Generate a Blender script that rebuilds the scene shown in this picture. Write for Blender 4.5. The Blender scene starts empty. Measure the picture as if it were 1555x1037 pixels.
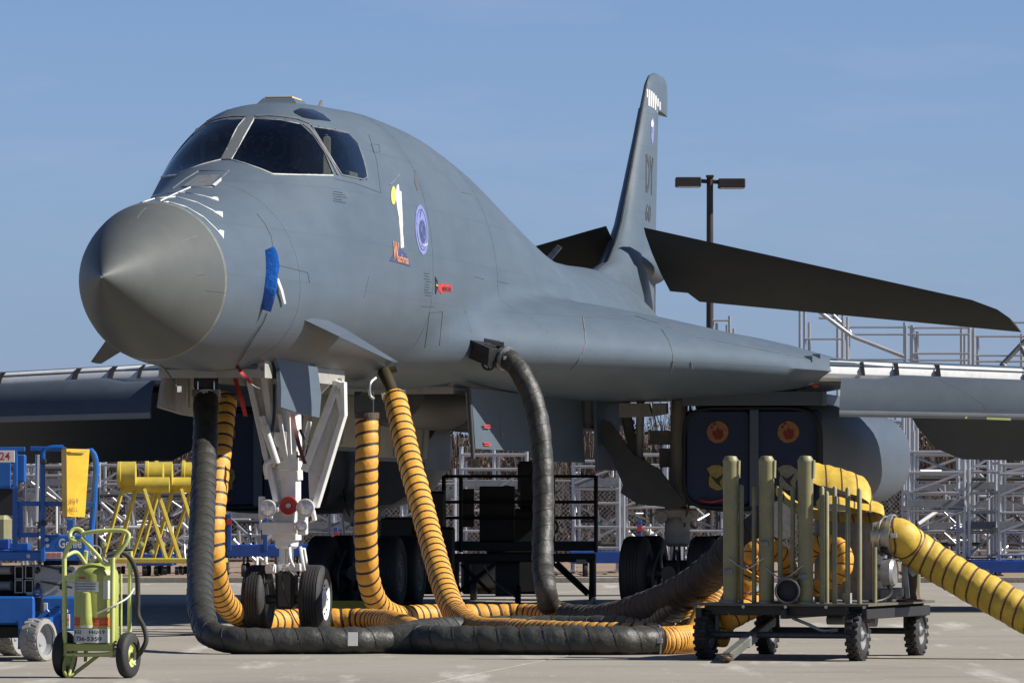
import bpy, bmesh, math, random
import numpy as np
from mathutils import Vector, Matrix, noise as mnoise
from mathutils.bvhtree import BVHTree
SC = bpy.context.scene
COL = SC.collection
R = math.radians
V = Vector

# ------------------------------------------------------------------ camera, sky, sun, exposure
CH = 1.68                                   # eye height in metres
F, CX, HY = 8850.0, 777.5, 764.0            # focal length in photo pixels, optical axis column, horizon row
cam = bpy.data.cameras.new('camera'); co = bpy.data.objects.new('camera', cam); COL.objects.link(co)
co.location = (0, 0, CH); co.rotation_euler = (R(90), 0, 0)
cam.sensor_width = 36; cam.lens = 36 * F / 1555.0
cam.shift_y = (HY - 518.5) / 1555.0
cam.clip_start = 1; cam.clip_end = 6000
SC.camera = co
SUN_AZ, SUN_EL = R(-8), R(38)              # azimuth from +X towards -Y (behind the camera, to the right)
sdir = V((math.cos(SUN_EL) * math.cos(SUN_AZ), math.cos(SUN_EL) * math.sin(SUN_AZ), math.sin(SUN_EL)))
W = bpy.data.worlds.new('World'); SC.world = W; W.use_nodes = True
wn = W.node_tree; wn.nodes.clear()
sky = wn.nodes.new('ShaderNodeTexSky'); sky.sky_type = 'NISHITA'; sky.sun_disc = False
sky.sun_elevation = SUN_EL; sky.sun_rotation = math.pi / 2 - SUN_AZ
sky.air_density = 0.5; sky.dust_density = 0.0; sky.ozone_density = 6.0; sky.altitude = 600
bg = wn.nodes.new('ShaderNodeBackground'); bg.inputs[1].default_value = 0.0755
wo = wn.nodes.new('ShaderNodeOutputWorld')
# thin high cloud wisps, all round the sky
tc = wn.nodes.new('ShaderNodeTexCoord'); mp = wn.nodes.new('ShaderNodeMapping'); mp.inputs['Scale'].default_value = (9, 9, 46)
nz = wn.nodes.new('ShaderNodeTexNoise'); nz.inputs['Scale'].default_value = 2.2; nz.inputs['Detail'].default_value = 6; nz.inputs['Roughness'].default_value = .55
cr = wn.nodes.new('ShaderNodeValToRGB'); cr.color_ramp.elements[0].position = .52; cr.color_ramp.elements[1].position = .78
cr.color_ramp.elements[0].color = (0, 0, 0, 1); cr.color_ramp.elements[1].color = (.24, .24, .24, 1)
mx = wn.nodes.new('ShaderNodeMix'); mx.data_type = 'RGBA'; mx.inputs[7].default_value = (3.6, 3.9, 5.6, 1)
L = wn.links.new
L(tc.outputs['Generated'], mp.inputs[0]); L(mp.outputs[0], nz.inputs[0]); L(nz.outputs[0], cr.inputs[0])
# clean winter air: a lavender cast, and a thin pale haze layer low over the horizon on every side
tint = wn.nodes.new('ShaderNodeMix'); tint.data_type = 'RGBA'; tint.blend_type = 'MULTIPLY'; tint.inputs[0].default_value = 1; tint.inputs[7].default_value = (1.05, .975, .925, 1)
sp = wn.nodes.new('ShaderNodeSeparateXYZ'); L(tc.outputs['Generated'], sp.inputs[0])
hz = wn.nodes.new('ShaderNodeMapRange'); hz.interpolation_type = 'SMOOTHSTEP'; hz.inputs[1].default_value = -.01; hz.inputs[2].default_value = .135; hz.inputs[3].default_value = 1.0; hz.inputs[4].default_value = .0
L(sp.outputs[2], hz.inputs[0]); hm = wn.nodes.new('ShaderNodeMix'); hm.data_type = 'RGBA'; hm.inputs[7].default_value = (2.08, 2.78, 4.0, 1)
L(sky.outputs[0], tint.inputs[6]); L(tint.outputs[2], hm.inputs[6]); L(hz.outputs[0], hm.inputs[0])
L(cr.outputs[0], mx.inputs[0]); L(hm.outputs[2], mx.inputs[6]); L(mx.outputs[2], bg.inputs[0]); L(bg.outputs[0], wo.inputs[0])
sl = bpy.data.lights.new('sun', 'SUN'); sl.energy = 5.0; sl.angle = R(.53); sl.color = (1, .955, .88)
so = bpy.data.objects.new('sun', sl); COL.objects.link(so); so.rotation_euler = sdir.to_track_quat('Z', 'Y').to_euler()
so.location = (40, -30, 40)
SC.view_settings.view_transform = 'Standard'; SC.view_settings.look = 'None'
SC.view_settings.exposure = 0.7; SC.view_settings.gamma = 1; SC.view_settings.use_curve_mapping = False

# ------------------------------------------------------------------ helpers
MW = {}                                     # world matrix of every parent
def tag(o, label=None, cat=None, group=None, kind=None):
    if label: o['label'] = label
    if cat: o['category'] = cat
    if group: o['group'] = group
    if kind: o['kind'] = kind
    return o
def thing(name, label, cat, loc=(0, 0, 0), rz=0, group=None):
    o = bpy.data.objects.new(name, None); COL.objects.link(o)
    o.empty_display_size = .2
    o.location = loc; o.rotation_euler = (0, 0, rz)
    MW[o] = Matrix.Translation(V(loc)) @ Matrix.Rotation(rz, 4, 'Z')
    return tag(o, label, cat, group)
def link_child(o, parent, name=None):
    COL.objects.link(o); o.parent = parent
    MW[o] = MW[parent] if parent in MW else Matrix.Identity(4)
    return o
def P(px, py, Y): return V(((px - CX) * Y / F, Y, CH + (HY - py) * Y / F))       # a photo point at distance Y
def G(px, Y, z=0.0): return V(((px - CX) * Y / F, Y, z))
def unit(v):
    return v.normalized() if v.length > 1e-9 else V((0, 0, 1))
def basis(d):
    d = unit(d); a = V((0, 0, 1)) if abs(d.z) < .95 else V((1, 0, 0))
    x = unit(a.cross(d)); return x, unit(d.cross(x)), d
def crom(pts, step=.05):
    pts = [V(p) for p in pts]
    if len(pts) < 3:
        n = max(2, int((pts[1] - pts[0]).length / step)); return [pts[0].lerp(pts[1], i / n) for i in range(n + 1)]
    q = [pts[0] * 2 - pts[1]] + pts + [pts[-1] * 2 - pts[-2]]; out = []
    for i in range(1, len(q) - 2):
        a, b, c, d = q[i - 1:i + 3]; n = max(2, int((c - b).length / (step * .5)))
        # centripetal-like tangents keep the bends round
        la, lb, lc = max((b - a).length, 1e-4), max((c - b).length, 1e-4), max((d - c).length, 1e-4)
        m1 = ((b - a) / la + (c - b) / lb) * .5 * lb; m2 = ((c - b) / lb + (d - c) / lc) * .5 * lb
        for k in range(n):
            t = k / n
            out.append((2*t**3-3*t*t+1) * b + (t**3-2*t*t+t) * m1 + (-2*t**3+3*t*t) * c + (t**3-t*t) * m2)
    out.append(pts[-1])
    res = [out[0]]; acc = 0; tgt = step                                             # even spacing
    for i in range(1, len(out)):
        seg = (out[i] - out[i-1]).length
        while acc + seg >= tgt and seg > 0:
            res.append(out[i-1].lerp(out[i], (tgt - acc) / seg)); tgt += step
        acc += seg
    if (res[-1] - out[-1]).length > step * .3: res.append(out[-1])
    return res
def frames(path):
    n = len(path); T = [unit(path[min(i+1, n-1)] - path[max(i-1, 0)]) for i in range(n)]
    x, y, _ = basis(T[0]); fr = [(x, y)]
    for i in range(1, n):
        x = unit(x - T[i] * x.dot(T[i])); fr.append((x, unit(T[i].cross(x))))
    return T, fr

class MB:
    """Collects shapes in world space, build() links them as ONE mesh object."""
    def __init__(s): s.v = []; s.f = []; s.mi = []; s.m = 0
    def add(s, vs, fs):
        o = len(s.v); s.v += [V(p) for p in vs]; s.f += [tuple(i + o for i in f) for f in fs]; s.mi += [s.m] * len(fs); return s
    def box(s, c, size, rz=0, M=None, ch=None):
        """a chamfered box"""
        sx, sy, sz = [a / 2 for a in size]
        if ch is None: ch = min(.012, min(size) * .12)
        vs = []; idx = {}
        for i in (-1, 1):
            for j in (-1, 1):
                for k in (-1, 1):
                    for ax in range(3):
                        p = [i * (sx - ch), j * (sy - ch), k * (sz - ch)]; p[ax] = (i * sx, j * sy, k * sz)[ax]
                        idx[i, j, k, ax] = len(vs); vs.append(V(p))
        fs = []
        for ax in range(3):
            a, b = [t for t in range(3) if t != ax]
            for d in (-1, 1):
                q = []
                for e, g in ((-1, -1), (1, -1), (1, 1), (-1, 1)):
                    t = [0, 0, 0]; t[ax] = d; t[a] = e; t[b] = g; q.append(idx[t[0], t[1], t[2], ax])
                if (d > 0) == (ax == 1): q.reverse()
                fs.append(q)
        for ax in range(3):
            a, b = [t for t in range(3) if t != ax]
            for e in (-1, 1):
                for g in (-1, 1):
                    t0 = [0, 0, 0]; t1 = [0, 0, 0]; t0[ax] = -1; t1[ax] = 1
                    for t in (t0, t1): t[a] = e; t[b] = g
                    q = [idx[(*t0, a)], idx[(*t1, a)], idx[(*t1, b)], idx[(*t0, b)]]
                    fs.append(q)
        for i in (-1, 1):
            for j in (-1, 1):
                for k in (-1, 1): fs.append([idx[i, j, k, 0], idx[i, j, k, 1], idx[i, j, k, 2]])
        cen = V((0, 0, 0)); out = []
        for q in fs:                                                                # outward faces
            n = (vs[q[1]] - vs[q[0]]).cross(vs[q[2]] - vs[q[0]]); m = sum((vs[i] for i in q), cen.copy()) / len(q)
            out.append(q if n.dot(m) > 0 else q[::-1])
        Q = Matrix.Translation(V(c)) @ (M if M is not None else Matrix.Rotation(rz, 4, 'Z'))
        return s.add([Q @ p for p in vs], out)
    def pbox(s, x0, y0, x1, y1, Y, depth, rz=0, ch=None):
        """a box whose front covers a photo rectangle at distance Y"""
        a = P(x0, y1, Y); b = P(x1, y0, Y)
        return s.box(((a.x+b.x)/2, Y + depth/2, (a.z+b.z)/2), (abs(b.x-a.x), depth, abs(b.z-a.z)), rz, ch=ch)
    def bar(s, a, b, w, h, up=(0, 0, 1), ch=None):
        a, b = V(a), V(b); d = unit(b - a); up = V(up)
        x = up.cross(d); x = unit(x) if x.length > 1e-3 else unit(V((1, 0, 0)).cross(d)); y = d.cross(x)
        M = Matrix((x, y, d)).transposed().to_4x4()
        return s.box((a + b) / 2, (w, h, (b - a).length), M=M, ch=ch)
    def cyl(s, a, b, r0, r1=None, n=16, caps=True):
        a, b = V(a), V(b); r1 = r0 if r1 is None else r1; x, y, d = basis(b - a); vs = []
        for c, r in ((a, r0), (b, r1)):
            for i in range(n):
                t = 2*math.pi*i/n; vs.append(c + x * (math.cos(t)*r) + y * (math.sin(t)*r))
        fs = [(i, (i+1) % n, n + (i+1) % n, n + i) for i in range(n)]
        if caps: fs += [tuple(range(n-1, -1, -1)), tuple(range(n, 2*n))]
        return s.add(vs, fs)
    def lathe(s, o, d, prof, n=24, caps=True):
        """prof: (distance along d, radius)"""
        o = V(o); x, y, d = basis(V(d)); vs = []; m = len(prof)
        for h, r in prof:
            for i in range(n):
                t = 2*math.pi*i/n; vs.append(o + d*h + x*(math.cos(t)*r) + y*(math.sin(t)*r))
        fs = [(k*n+i, k*n+(i+1) % n, (k+1)*n+(i+1) % n, (k+1)*n+i) for k in range(m-1) for i in range(n)]
        if caps: fs += [tuple(range(n-1, -1, -1)), tuple(range((m-1)*n, m*n))]
        return s.add(vs, fs)
    def tube(s, path, r, n=10, caps=True, step=None):
        path = crom(path, step) if step else [V(p) for p in path]
        T, fr = frames(path); vs = []
        for i, p in enumerate(path):
            rr = r(i/(len(path)-1)) if callable(r) else r
            for k in range(n):
                t = 2*math.pi*k/n; vs.append(p + fr[i][0]*(math.cos(t)*rr) + fr[i][1]*(math.sin(t)*rr))
        m = len(path)
        fs = [(j*n+i, j*n+(i+1) % n, (j+1)*n+(i+1) % n, (j+1)*n+i) for j in range(m-1) for i in range(n)]
        if caps: fs += [tuple(range(n-1, -1, -1)), tuple(range((m-1)*n, m*n))]
        return s.add(vs, fs)
    def ring(s, c, nrm, R_, r, n=28, k=8):
        c = V(c); x, y, d = basis(V(nrm)); vs = []
        for i in range(n):
            t = 2*math.pi*i/n; e = x*math.cos(t) + y*math.sin(t)
            for j in range(k):
                u = 2*math.pi*j/k; vs.append(c + e*(R_ + r*math.cos(u)) + d*(r*math.sin(u)))
        return s.add(vs, [(i*k+j, ((i+1) % n)*k+j, ((i+1) % n)*k+(j+1) % k, i*k+(j+1) % k) for i in range(n) for j in range(k)])
    def prism(s, poly, d):
        """a polygon (list of points) pushed along the vector d"""
        poly = [V(p) for p in poly]; d = V(d); n = len(poly)
        nr = V((0, 0, 0))
        for i in range(n): nr += (poly[i]-poly[0]).cross(poly[(i+1) % n]-poly[0])
        if nr.dot(d) > 0: poly = poly[::-1]
        vs = poly + [p + d for p in poly]
        return s.add(vs, [tuple(range(n)), tuple(range(2*n-1, n-1, -1))] + [((i+1) % n, i, n+i, n+(i+1) % n) for i in range(n)])
    def loft(s, secs, caps=True, closed=True):
        n = len(secs[0]); m = len(secs); vs = [p for c in secs for p in c]; e = n if closed else n-1
        fs = [(j*n+i, j*n+(i+1) % n, (j+1)*n+(i+1) % n, (j+1)*n+i) for j in range(m-1) for i in range(e)]
        if caps and closed: fs += [tuple(range(n-1, -1, -1)), tuple(range((m-1)*n, m*n))]
        return s.add(vs, fs)
    def build(s, name, mat, parent=None, sharp=35, base=None, fix=True):
        me = bpy.data.meshes.new(name)
        vs = s.v
        if parent is not None: inv = MW[parent].inverted(); vs = [inv @ p for p in vs]
        elif base is not None: b = V(base); vs = [p - b for p in vs]
        me.from_pydata([tuple(p) for p in vs], [], s.f)
        for m in (mat if isinstance(mat, (list, tuple)) else [mat]): me.materials.append(m)
        if max(s.mi, default=0): me.polygons.foreach_set('material_index', s.mi)
        if fix:
            bm = bmesh.new(); bm.from_mesh(me); bmesh.ops.recalc_face_normals(bm, faces=bm.faces); bm.to_mesh(me); bm.free()
        me.polygons.foreach_set('use_smooth', [True] * len(me.polygons))
        me.set_sharp_from_angle(angle=R(sharp)); me.update()
        o = bpy.data.objects.new(name, me)
        if parent is not None: link_child(o, parent)
        else:
            COL.objects.link(o); MW[o] = Matrix.Translation(V(base) if base is not None else V((0, 0, 0)))
            if base is not None: o.location = base
        return o
_unit = {}
def rod(parent, name, a, b, r, mat, n=10):
    """a straight round bar as an object of its own; alike bars share one mesh"""
    key = (mat.name, n)
    if key not in _unit:
        mb = MB().cyl((0, 0, 0), (0, 0, 1), 1, n=n); me = bpy.data.meshes.new('bar')
        me.from_pydata([tuple(p) for p in mb.v], [], mb.f); me.materials.append(mat)
        me.polygons.foreach_set('use_smooth', [True]*len(me.polygons)); me.set_sharp_from_angle(angle=R(40)); _unit[key] = me
    a, b = V(a), V(b); x, y, d = basis(b - a)
    M = Matrix((x*r, y*r, b - a)).transposed().to_4x4(); M.translation = a
    o = bpy.data.objects.new(name, _unit[key]); link_child(o, parent)
    o.matrix_local = MW[parent].inverted() @ M
    return o
def slab_of(parent, name, c, size, mat, rz=0, kids={}):
    """a box as an object of its own; equal boxes share one mesh"""
    key = (mat.name, tuple(round(t, 4) for t in size))
    if key not in kids:
        mb = MB().box((0, 0, 0), size); me = bpy.data.meshes.new(name); me.from_pydata([tuple(p) for p in mb.v], [], mb.f); me.materials.append(mat); kids[key] = me
    o = bpy.data.objects.new(name, kids[key]); link_child(o, parent)
    o.matrix_local = MW[parent].inverted() @ Matrix.Translation(V(c)) @ Matrix.Rotation(rz, 4, 'Z')
    return o
def text2d(txt, bold=False):
    """flat lettering outline: 2-D points (width, height normalised to 1 x 1) and faces"""
    cu = bpy.data.curves.new('lettering', 'FONT'); cu.body = txt; cu.resolution_u = 2
    if bold: cu.offset = .018
    ob = bpy.data.objects.new('lettering', cu); COL.objects.link(ob)
    dg = bpy.context.evaluated_depsgraph_get(); me = bpy.data.meshes.new_from_object(ob.evaluated_get(dg))
    pts = [(v.co.x, v.co.y) for v in me.vertices]; fs = [tuple(p.vertices) for p in me.polygons]
    bpy.data.objects.remove(ob); bpy.data.curves.remove(cu); bpy.data.meshes.remove(me)
    x0 = min(p[0] for p in pts); x1 = max(p[0] for p in pts); y0 = min(p[1] for p in pts); y1 = max(p[1] for p in pts)
    return [((p[0]-x0)/(x1-x0), (p[1]-y0)/(y1-y0)) for p in pts], fs
def letter_plane(txt, o, ex, ey, bold=False):
    """lettering on a plane: origin o, ex spans the width, ey the height"""
    pts, fs = text2d(txt, bold); o, ex, ey = V(o), V(ex), V(ey)
    mb = MB(); mb.add([o + ex*a + ey*b for a, b in pts], fs); return mb

# ------------------------------------------------------------------ materials
ALB = .72                                  # paint chips read off the photo, brought down to true reflectance
def mat(name, col, rough=.5, metal=0.0, var=.12, vs=3.0, bump=0.0, bs=40.0, spec=.5, dirt=0.0, dirtcol=(.03, .028, .025), world=False, emit=None, stretch=None):
    col = tuple(c*ALB for c in col); dirtcol = tuple(c*ALB for c in dirtcol)
    m = bpy.data.materials.new(name); m.use_nodes = True; nt = m.node_tree; b = nt.nodes['Principled BSDF']
    b.inputs['Roughness'].default_value = rough; b.inputs['Metallic'].default_value = metal
    b.inputs['Specular IOR Level'].default_value = spec
    if world: t = nt.nodes.new('ShaderNodeNewGeometry').outputs['Position']
    else: t = nt.nodes.new('ShaderNodeTexCoord').outputs['Object']
    if stretch:
        mpn = nt.nodes.new('ShaderNodeMapping'); mpn.inputs['Scale'].default_value = stretch; nt.links.new(t, mpn.inputs[0]); t = mpn.outputs[0]
    n = nt.nodes.new('ShaderNodeTexNoise'); n.inputs['Scale'].default_value = vs; n.inputs['Detail'].default_value = 7; n.inputs['Roughness'].default_value = .6
    nt.links.new(t, n.inputs['Vector'])
    r = nt.nodes.new('ShaderNodeMapRange'); r.inputs[1].default_value = .3; r.inputs[2].default_value = .7
    r.inputs[3].default_value = 1 - var; r.inputs[4].default_value = 1 + var; nt.links.new(n.outputs[0], r.inputs[0])
    x = nt.nodes.new('ShaderNodeMix'); x.data_type = 'RGBA'; x.blend_type = 'MULTIPLY'; x.inputs[0].default_value = 1
    x.inputs[6].default_value = (*col, 1); nt.links.new(r.outputs[0], x.inputs[7]); out = x.outputs[2]
    if dirt:
        n2 = nt.nodes.new('ShaderNodeTexNoise'); n2.inputs['Scale'].default_value = vs*2.7; n2.inputs['Detail'].default_value = 9; n2.inputs['Roughness'].default_value = .7
        nt.links.new(t, n2.inputs['Vector'])
        r2 = nt.nodes.new('ShaderNodeMapRange'); r2.inputs[1].default_value = .5; r2.inputs[2].default_value = .72; r2.inputs[3].default_value = 0; r2.inputs[4].default_value = dirt
        nt.links.new(n2.outputs[0], r2.inputs[0])
        x2 = nt.nodes.new('ShaderNodeMix'); x2.data_type = 'RGBA'; x2.inputs[7].default_value = (*dirtcol, 1)
        nt.links.new(r2.outputs[0], x2.inputs[0]); nt.links.new(out, x2.inputs[6]); out = x2.outputs[2]
    nt.links.new(out, b.inputs['Base Color'])
    rr = nt.nodes.new('ShaderNodeMapRange'); rr.inputs[3].default_value = max(.02, rough-.08); rr.inputs[4].default_value = min(1, rough+.1)
    nt.links.new(n.outputs[0], rr.inputs[0]); nt.links.new(rr.outputs[0], b.inputs['Roughness'])
    if bump:
        n3 = nt.nodes.new('ShaderNodeTexNoise'); n3.inputs['Scale'].default_value = bs; n3.inputs['Detail'].default_value = 4; nt.links.new(t, n3.inputs['Vector'])
        bp = nt.nodes.new('ShaderNodeBump'); bp.inputs['Strength'].default_value = bump; bp.inputs['Distance'].default_value = .02
        nt.links.new(n3.outputs[0], bp.inputs['Height']); nt.links.new(bp.outputs[0], b.inputs['Normal'])
    return m
def hull_mat(name, col, rough=.45, spec=.3):
    """worn aircraft paint: streaks along the flow, blotches, faint panel seams, a slight ripple of the skin"""
    m = mat(name, col, rough, var=.05, vs=.9, dirt=.10, dirtcol=tuple(c*.6 for c in col), spec=spec); nt = m.node_tree; b = nt.nodes['Principled BSDF']
    tcn = nt.nodes.new('ShaderNodeTexCoord').outputs['Object']
    mpn = nt.nodes.new('ShaderNodeMapping'); mpn.inputs['Scale'].default_value = (.5, 2.5, 3.2); nt.links.new(tcn, mpn.inputs[0])
    n = nt.nodes.new('ShaderNodeTexNoise'); n.inputs['Scale'].default_value = 2; n.inputs['Detail'].default_value = 6; nt.links.new(mpn.outputs[0], n.inputs[0])
    sep = nt.nodes.new('ShaderNodeSeparateXYZ'); nt.links.new(tcn, sep.inputs[0]); cmb = nt.nodes.new('ShaderNodeCombineXYZ')
    nt.links.new(sep.outputs[0], cmb.inputs[0]); nt.links.new(sep.outputs[2], cmb.inputs[1])
    br = nt.nodes.new('ShaderNodeTexBrick'); br.inputs['Scale'].default_value = 1; br.inputs['Brick Width'].default_value = 1.55; br.inputs['Row Height'].default_value = .62
    br.inputs['Mortar Size'].default_value = .006; br.inputs['Mortar Smooth'].default_value = .3
    br.inputs['Color1'].default_value = (1, 1, 1, 1); br.inputs['Color2'].default_value = (.95, .955, .96, 1); br.inputs['Mortar'].default_value = (.8, .8, .8, 1)
    nt.links.new(cmb.outputs[0], br.inputs[0])
    src = b.inputs['Base Color'].links[0].from_socket
    x1 = nt.nodes.new('ShaderNodeMix'); x1.data_type = 'RGBA'; x1.blend_type = 'MULTIPLY'; x1.inputs[0].default_value = 1
    r = nt.nodes.new('ShaderNodeMapRange'); r.inputs[1].default_value = .3; r.inputs[2].default_value = .7; r.inputs[3].default_value = .95; r.inputs[4].default_value = 1.05
    nt.links.new(n.outputs[0], r.inputs[0]); nt.links.new(src, x1.inputs[6]); nt.links.new(r.outputs[0], x1.inputs[7])
    x2 = nt.nodes.new('ShaderNodeMix'); x2.data_type = 'RGBA'; x2.blend_type = 'MULTIPLY'; x2.inputs[0].default_value = .8
    nt.links.new(x1.outputs[2], x2.inputs[6]); nt.links.new(br.outputs[0], x2.inputs[7]); nt.links.new(x2.outputs[2], b.inputs['Base Color'])
    bn = nt.nodes.new('ShaderNodeTexNoise'); bn.inputs['Scale'].default_value = 1.6; bn.inputs['Detail'].default_value = 3; nt.links.new(tcn, bn.inputs[0])
    bp = nt.nodes.new('ShaderNodeBump'); bp.inputs['Strength'].default_value = .05; bp.inputs['Distance'].default_value = .03
    nt.links.new(bn.outputs[0], bp.inputs['Height']); nt.links.new(bp.outputs[0], b.inputs['Normal'])
    return m
M = dict(
 hull=hull_mat('gunship_grey_paint', (.110, .144, .181)),
 hull2=hull_mat('gunship_grey_wing_paint', (.094, .119, .150), .5),
 radome=mat('radome_grey', (.104, .112, .108), .5, var=.10, vs=1.4, dirt=.25, dirtcol=(.14, .145, .12), spec=.35),
 under=hull_mat('shade_darkened_grey', (.032, .033, .034), .7, .15),  # the hull grey with underside shade put into the colour
 seam=mat('seam_dark', (.088, .10, .118), .6), seal=mat('sealant_white', (.62, .63, .6), .5, var=.2, vs=9),
 seal2=mat('sealant_grey', (.2, .21, .22), .5, var=.3, vs=9),
 white=mat('white_gloss_paint', (.95, .95, .92), .32, var=.07, vs=5, dirt=.22, dirtcol=(.28, .25, .2)),
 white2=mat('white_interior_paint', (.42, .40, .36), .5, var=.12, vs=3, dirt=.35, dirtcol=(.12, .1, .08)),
 glass=mat('dark_canopy_glass', (.012, .015, .018), .06, var=.4, vs=4, spec=.55),
 rubber=mat('tyre_rubber', (.022, .022, .023), .72, var=.25, vs=7, bump=.15, bs=60, dirt=.3, dirtcol=(.07, .065, .06)),
 chrome=mat('chromed_steel', (.75, .75, .76), .14, 1, var=.05),
 steel=mat('galvanised_steel', (.56, .57, .58), .38, .75, var=.18, vs=6, dirt=.2, dirtcol=(.2, .19, .17)),
 alu=mat('scaffold_aluminium', (.62, .63, .65), .36, .7, var=.15, vs=2, dirt=.2, dirtcol=(.25, .24, .22)),
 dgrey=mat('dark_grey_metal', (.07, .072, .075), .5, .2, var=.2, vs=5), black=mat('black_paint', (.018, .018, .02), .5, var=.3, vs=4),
 bgrey=mat('grey_painted_steel', (.24, .25, .26), .5, .1, var=.15, vs=4, dirt=.3),
 red=mat('red_cloth', (.55, .035, .03), .7, var=.2, vs=12), redlens=mat('red_cover', (.5, .03, .025), .35, var=.15, vs=8),
 lens=mat('lamp_glass', (1.1, 1.12, 1.15), .12, .35, var=.25, vs=30),
 blue=mat('lift_blue_paint', (.012, .12, .46), .35, var=.12, vs=4, dirt=.12), blue2=mat('trolley_blue_paint', (.012, .07, .34), .45, var=.2, vs=4, dirt=.2),
 bluecloth=mat('blue_cover_cloth', (.006, .018, .06), .65, var=.2, vs=5, bump=.3, bs=9), tape=mat('blue_sheet', (.02, .16, .62), .4, var=.3, vs=18, bump=.5, bs=25),
 yel=mat('yellow_paint', (.98, .56, .03), .45, var=.12, vs=6, dirt=.2, dirtcol=(.3, .17, .03)), yel2=mat('stand_yellow_paint', (.62, .47, .06), .5, var=.14, vs=5, dirt=.2, dirtcol=(.2, .15, .04)),
 deckm=mat('deck_brown_grey', (.13, .12, .095), .7, .1, var=.25, vs=6, dirt=.4),
 olive=mat('olive_post_paint', (.285, .258, .125), .5, var=.16, vs=4.5, dirt=.75, dirtcol=(.17, .18, .17)),
 ohose=mat('orange_hose_cloth', (.84, .40, .05), .6, var=.12, vs=9, bump=.25, bs=22, dirt=.25, dirtcol=(.35, .16, .03)),
 yhose=mat('yellow_hose_cloth', (.70, .47, .055), .6, var=.2, vs=6, bump=.25, bs=14, dirt=.35, dirtcol=(.30, .19, .03)),
 strip=mat('hose_wear_strip', (.03, .022, .02), .6, var=.2), strip2=mat('hose_brown_wear_strip', (.12, .05, .025), .6, var=.2),
 bhose2=mat('black_duct_cloth', (.009, .009, .012), .8, var=.2, vs=8, bump=.5, bs=16),
 bhose=mat('black_hose_cloth', (.042, .042, .036), .52, var=.25, vs=8, bump=.5, bs=18, dirt=.3, dirtcol=(.03, .03, .028)),
 lime=mat('lime_yellow_paint', (.64, .69, .23), .42, var=.08, vs=6, dirt=.15, dirtcol=(.2, .22, .06)), limed=mat('tank_lime_paint', (.45, .48, .12), .42, var=.08, vs=6, dirt=.15, dirtcol=(.2, .22, .06)),
 label=mat('silver_plate', (.5, .5, .5), .35, .5, var=.15, vs=20), wlabel=mat('white_label', (.72, .72, .7), .5, var=.05), orange=mat('orange_label', (.72, .16, .02), .5, var=.08),
 ink=mat('black_ink', (.02, .02, .022), .6), greyink=mat('grey_stencil', (.045, .05, .056), .6), wink=mat('white_ink', (.75, .75, .74), .5), redink=mat('red_ink', (.55, .05, .05), .55),
 lav=mat('lavender_print', (.22, .25, .52), .5, var=.2, vs=14), lavd=mat('navy_print', (.06, .075, .19), .5, var=.2, vs=14), yprint=mat('yellow_print', (.72, .6, .13), .5, var=.15, vs=14),
 oprint=mat('orange_print', (.78, .33, .16), .5, var=.12, vs=20), skin=mat('pale_print', (.72, .72, .66), .5, var=.2, vs=9),
 ytyre=mat('grey_solid_tyre', (.36, .35, .33), .75, var=.1, vs=6, dirt=.3, dirtcol=(.2, .19, .17)), liftgrey=mat('lift_grey_paint', (.36, .37, .38), .45, var=.08, vs=5, dirt=.15),
 brown=mat('rusty_brown', (.11, .075, .05), .6, .2, var=.25, vs=12), tan=mat('tan_dust', (.3, .24, .15), .8, var=.2), lamp=mat('lamp_bronze', (.045, .036, .03), .5, .2, var=.15),
 twig=mat('bare_twig', (.11, .085, .07), .9, var=.3, vs=.4, world=True), leafb=mat('dead_leaf', (.15, .095, .06), .85, var=.4, vs=.5, world=True), leafg=mat('scrub_leaf', (.075, .07, .03), .8, var=.4, vs=.5, world=True),
 wall=mat('brick_wall', (.16, .12, .095), .85, var=.15), roof=mat('roof_metal', (.06, .055, .05), .5), wood=mat('timber', (.3, .22, .13), .75, var=.25, vs=4),
)

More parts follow.
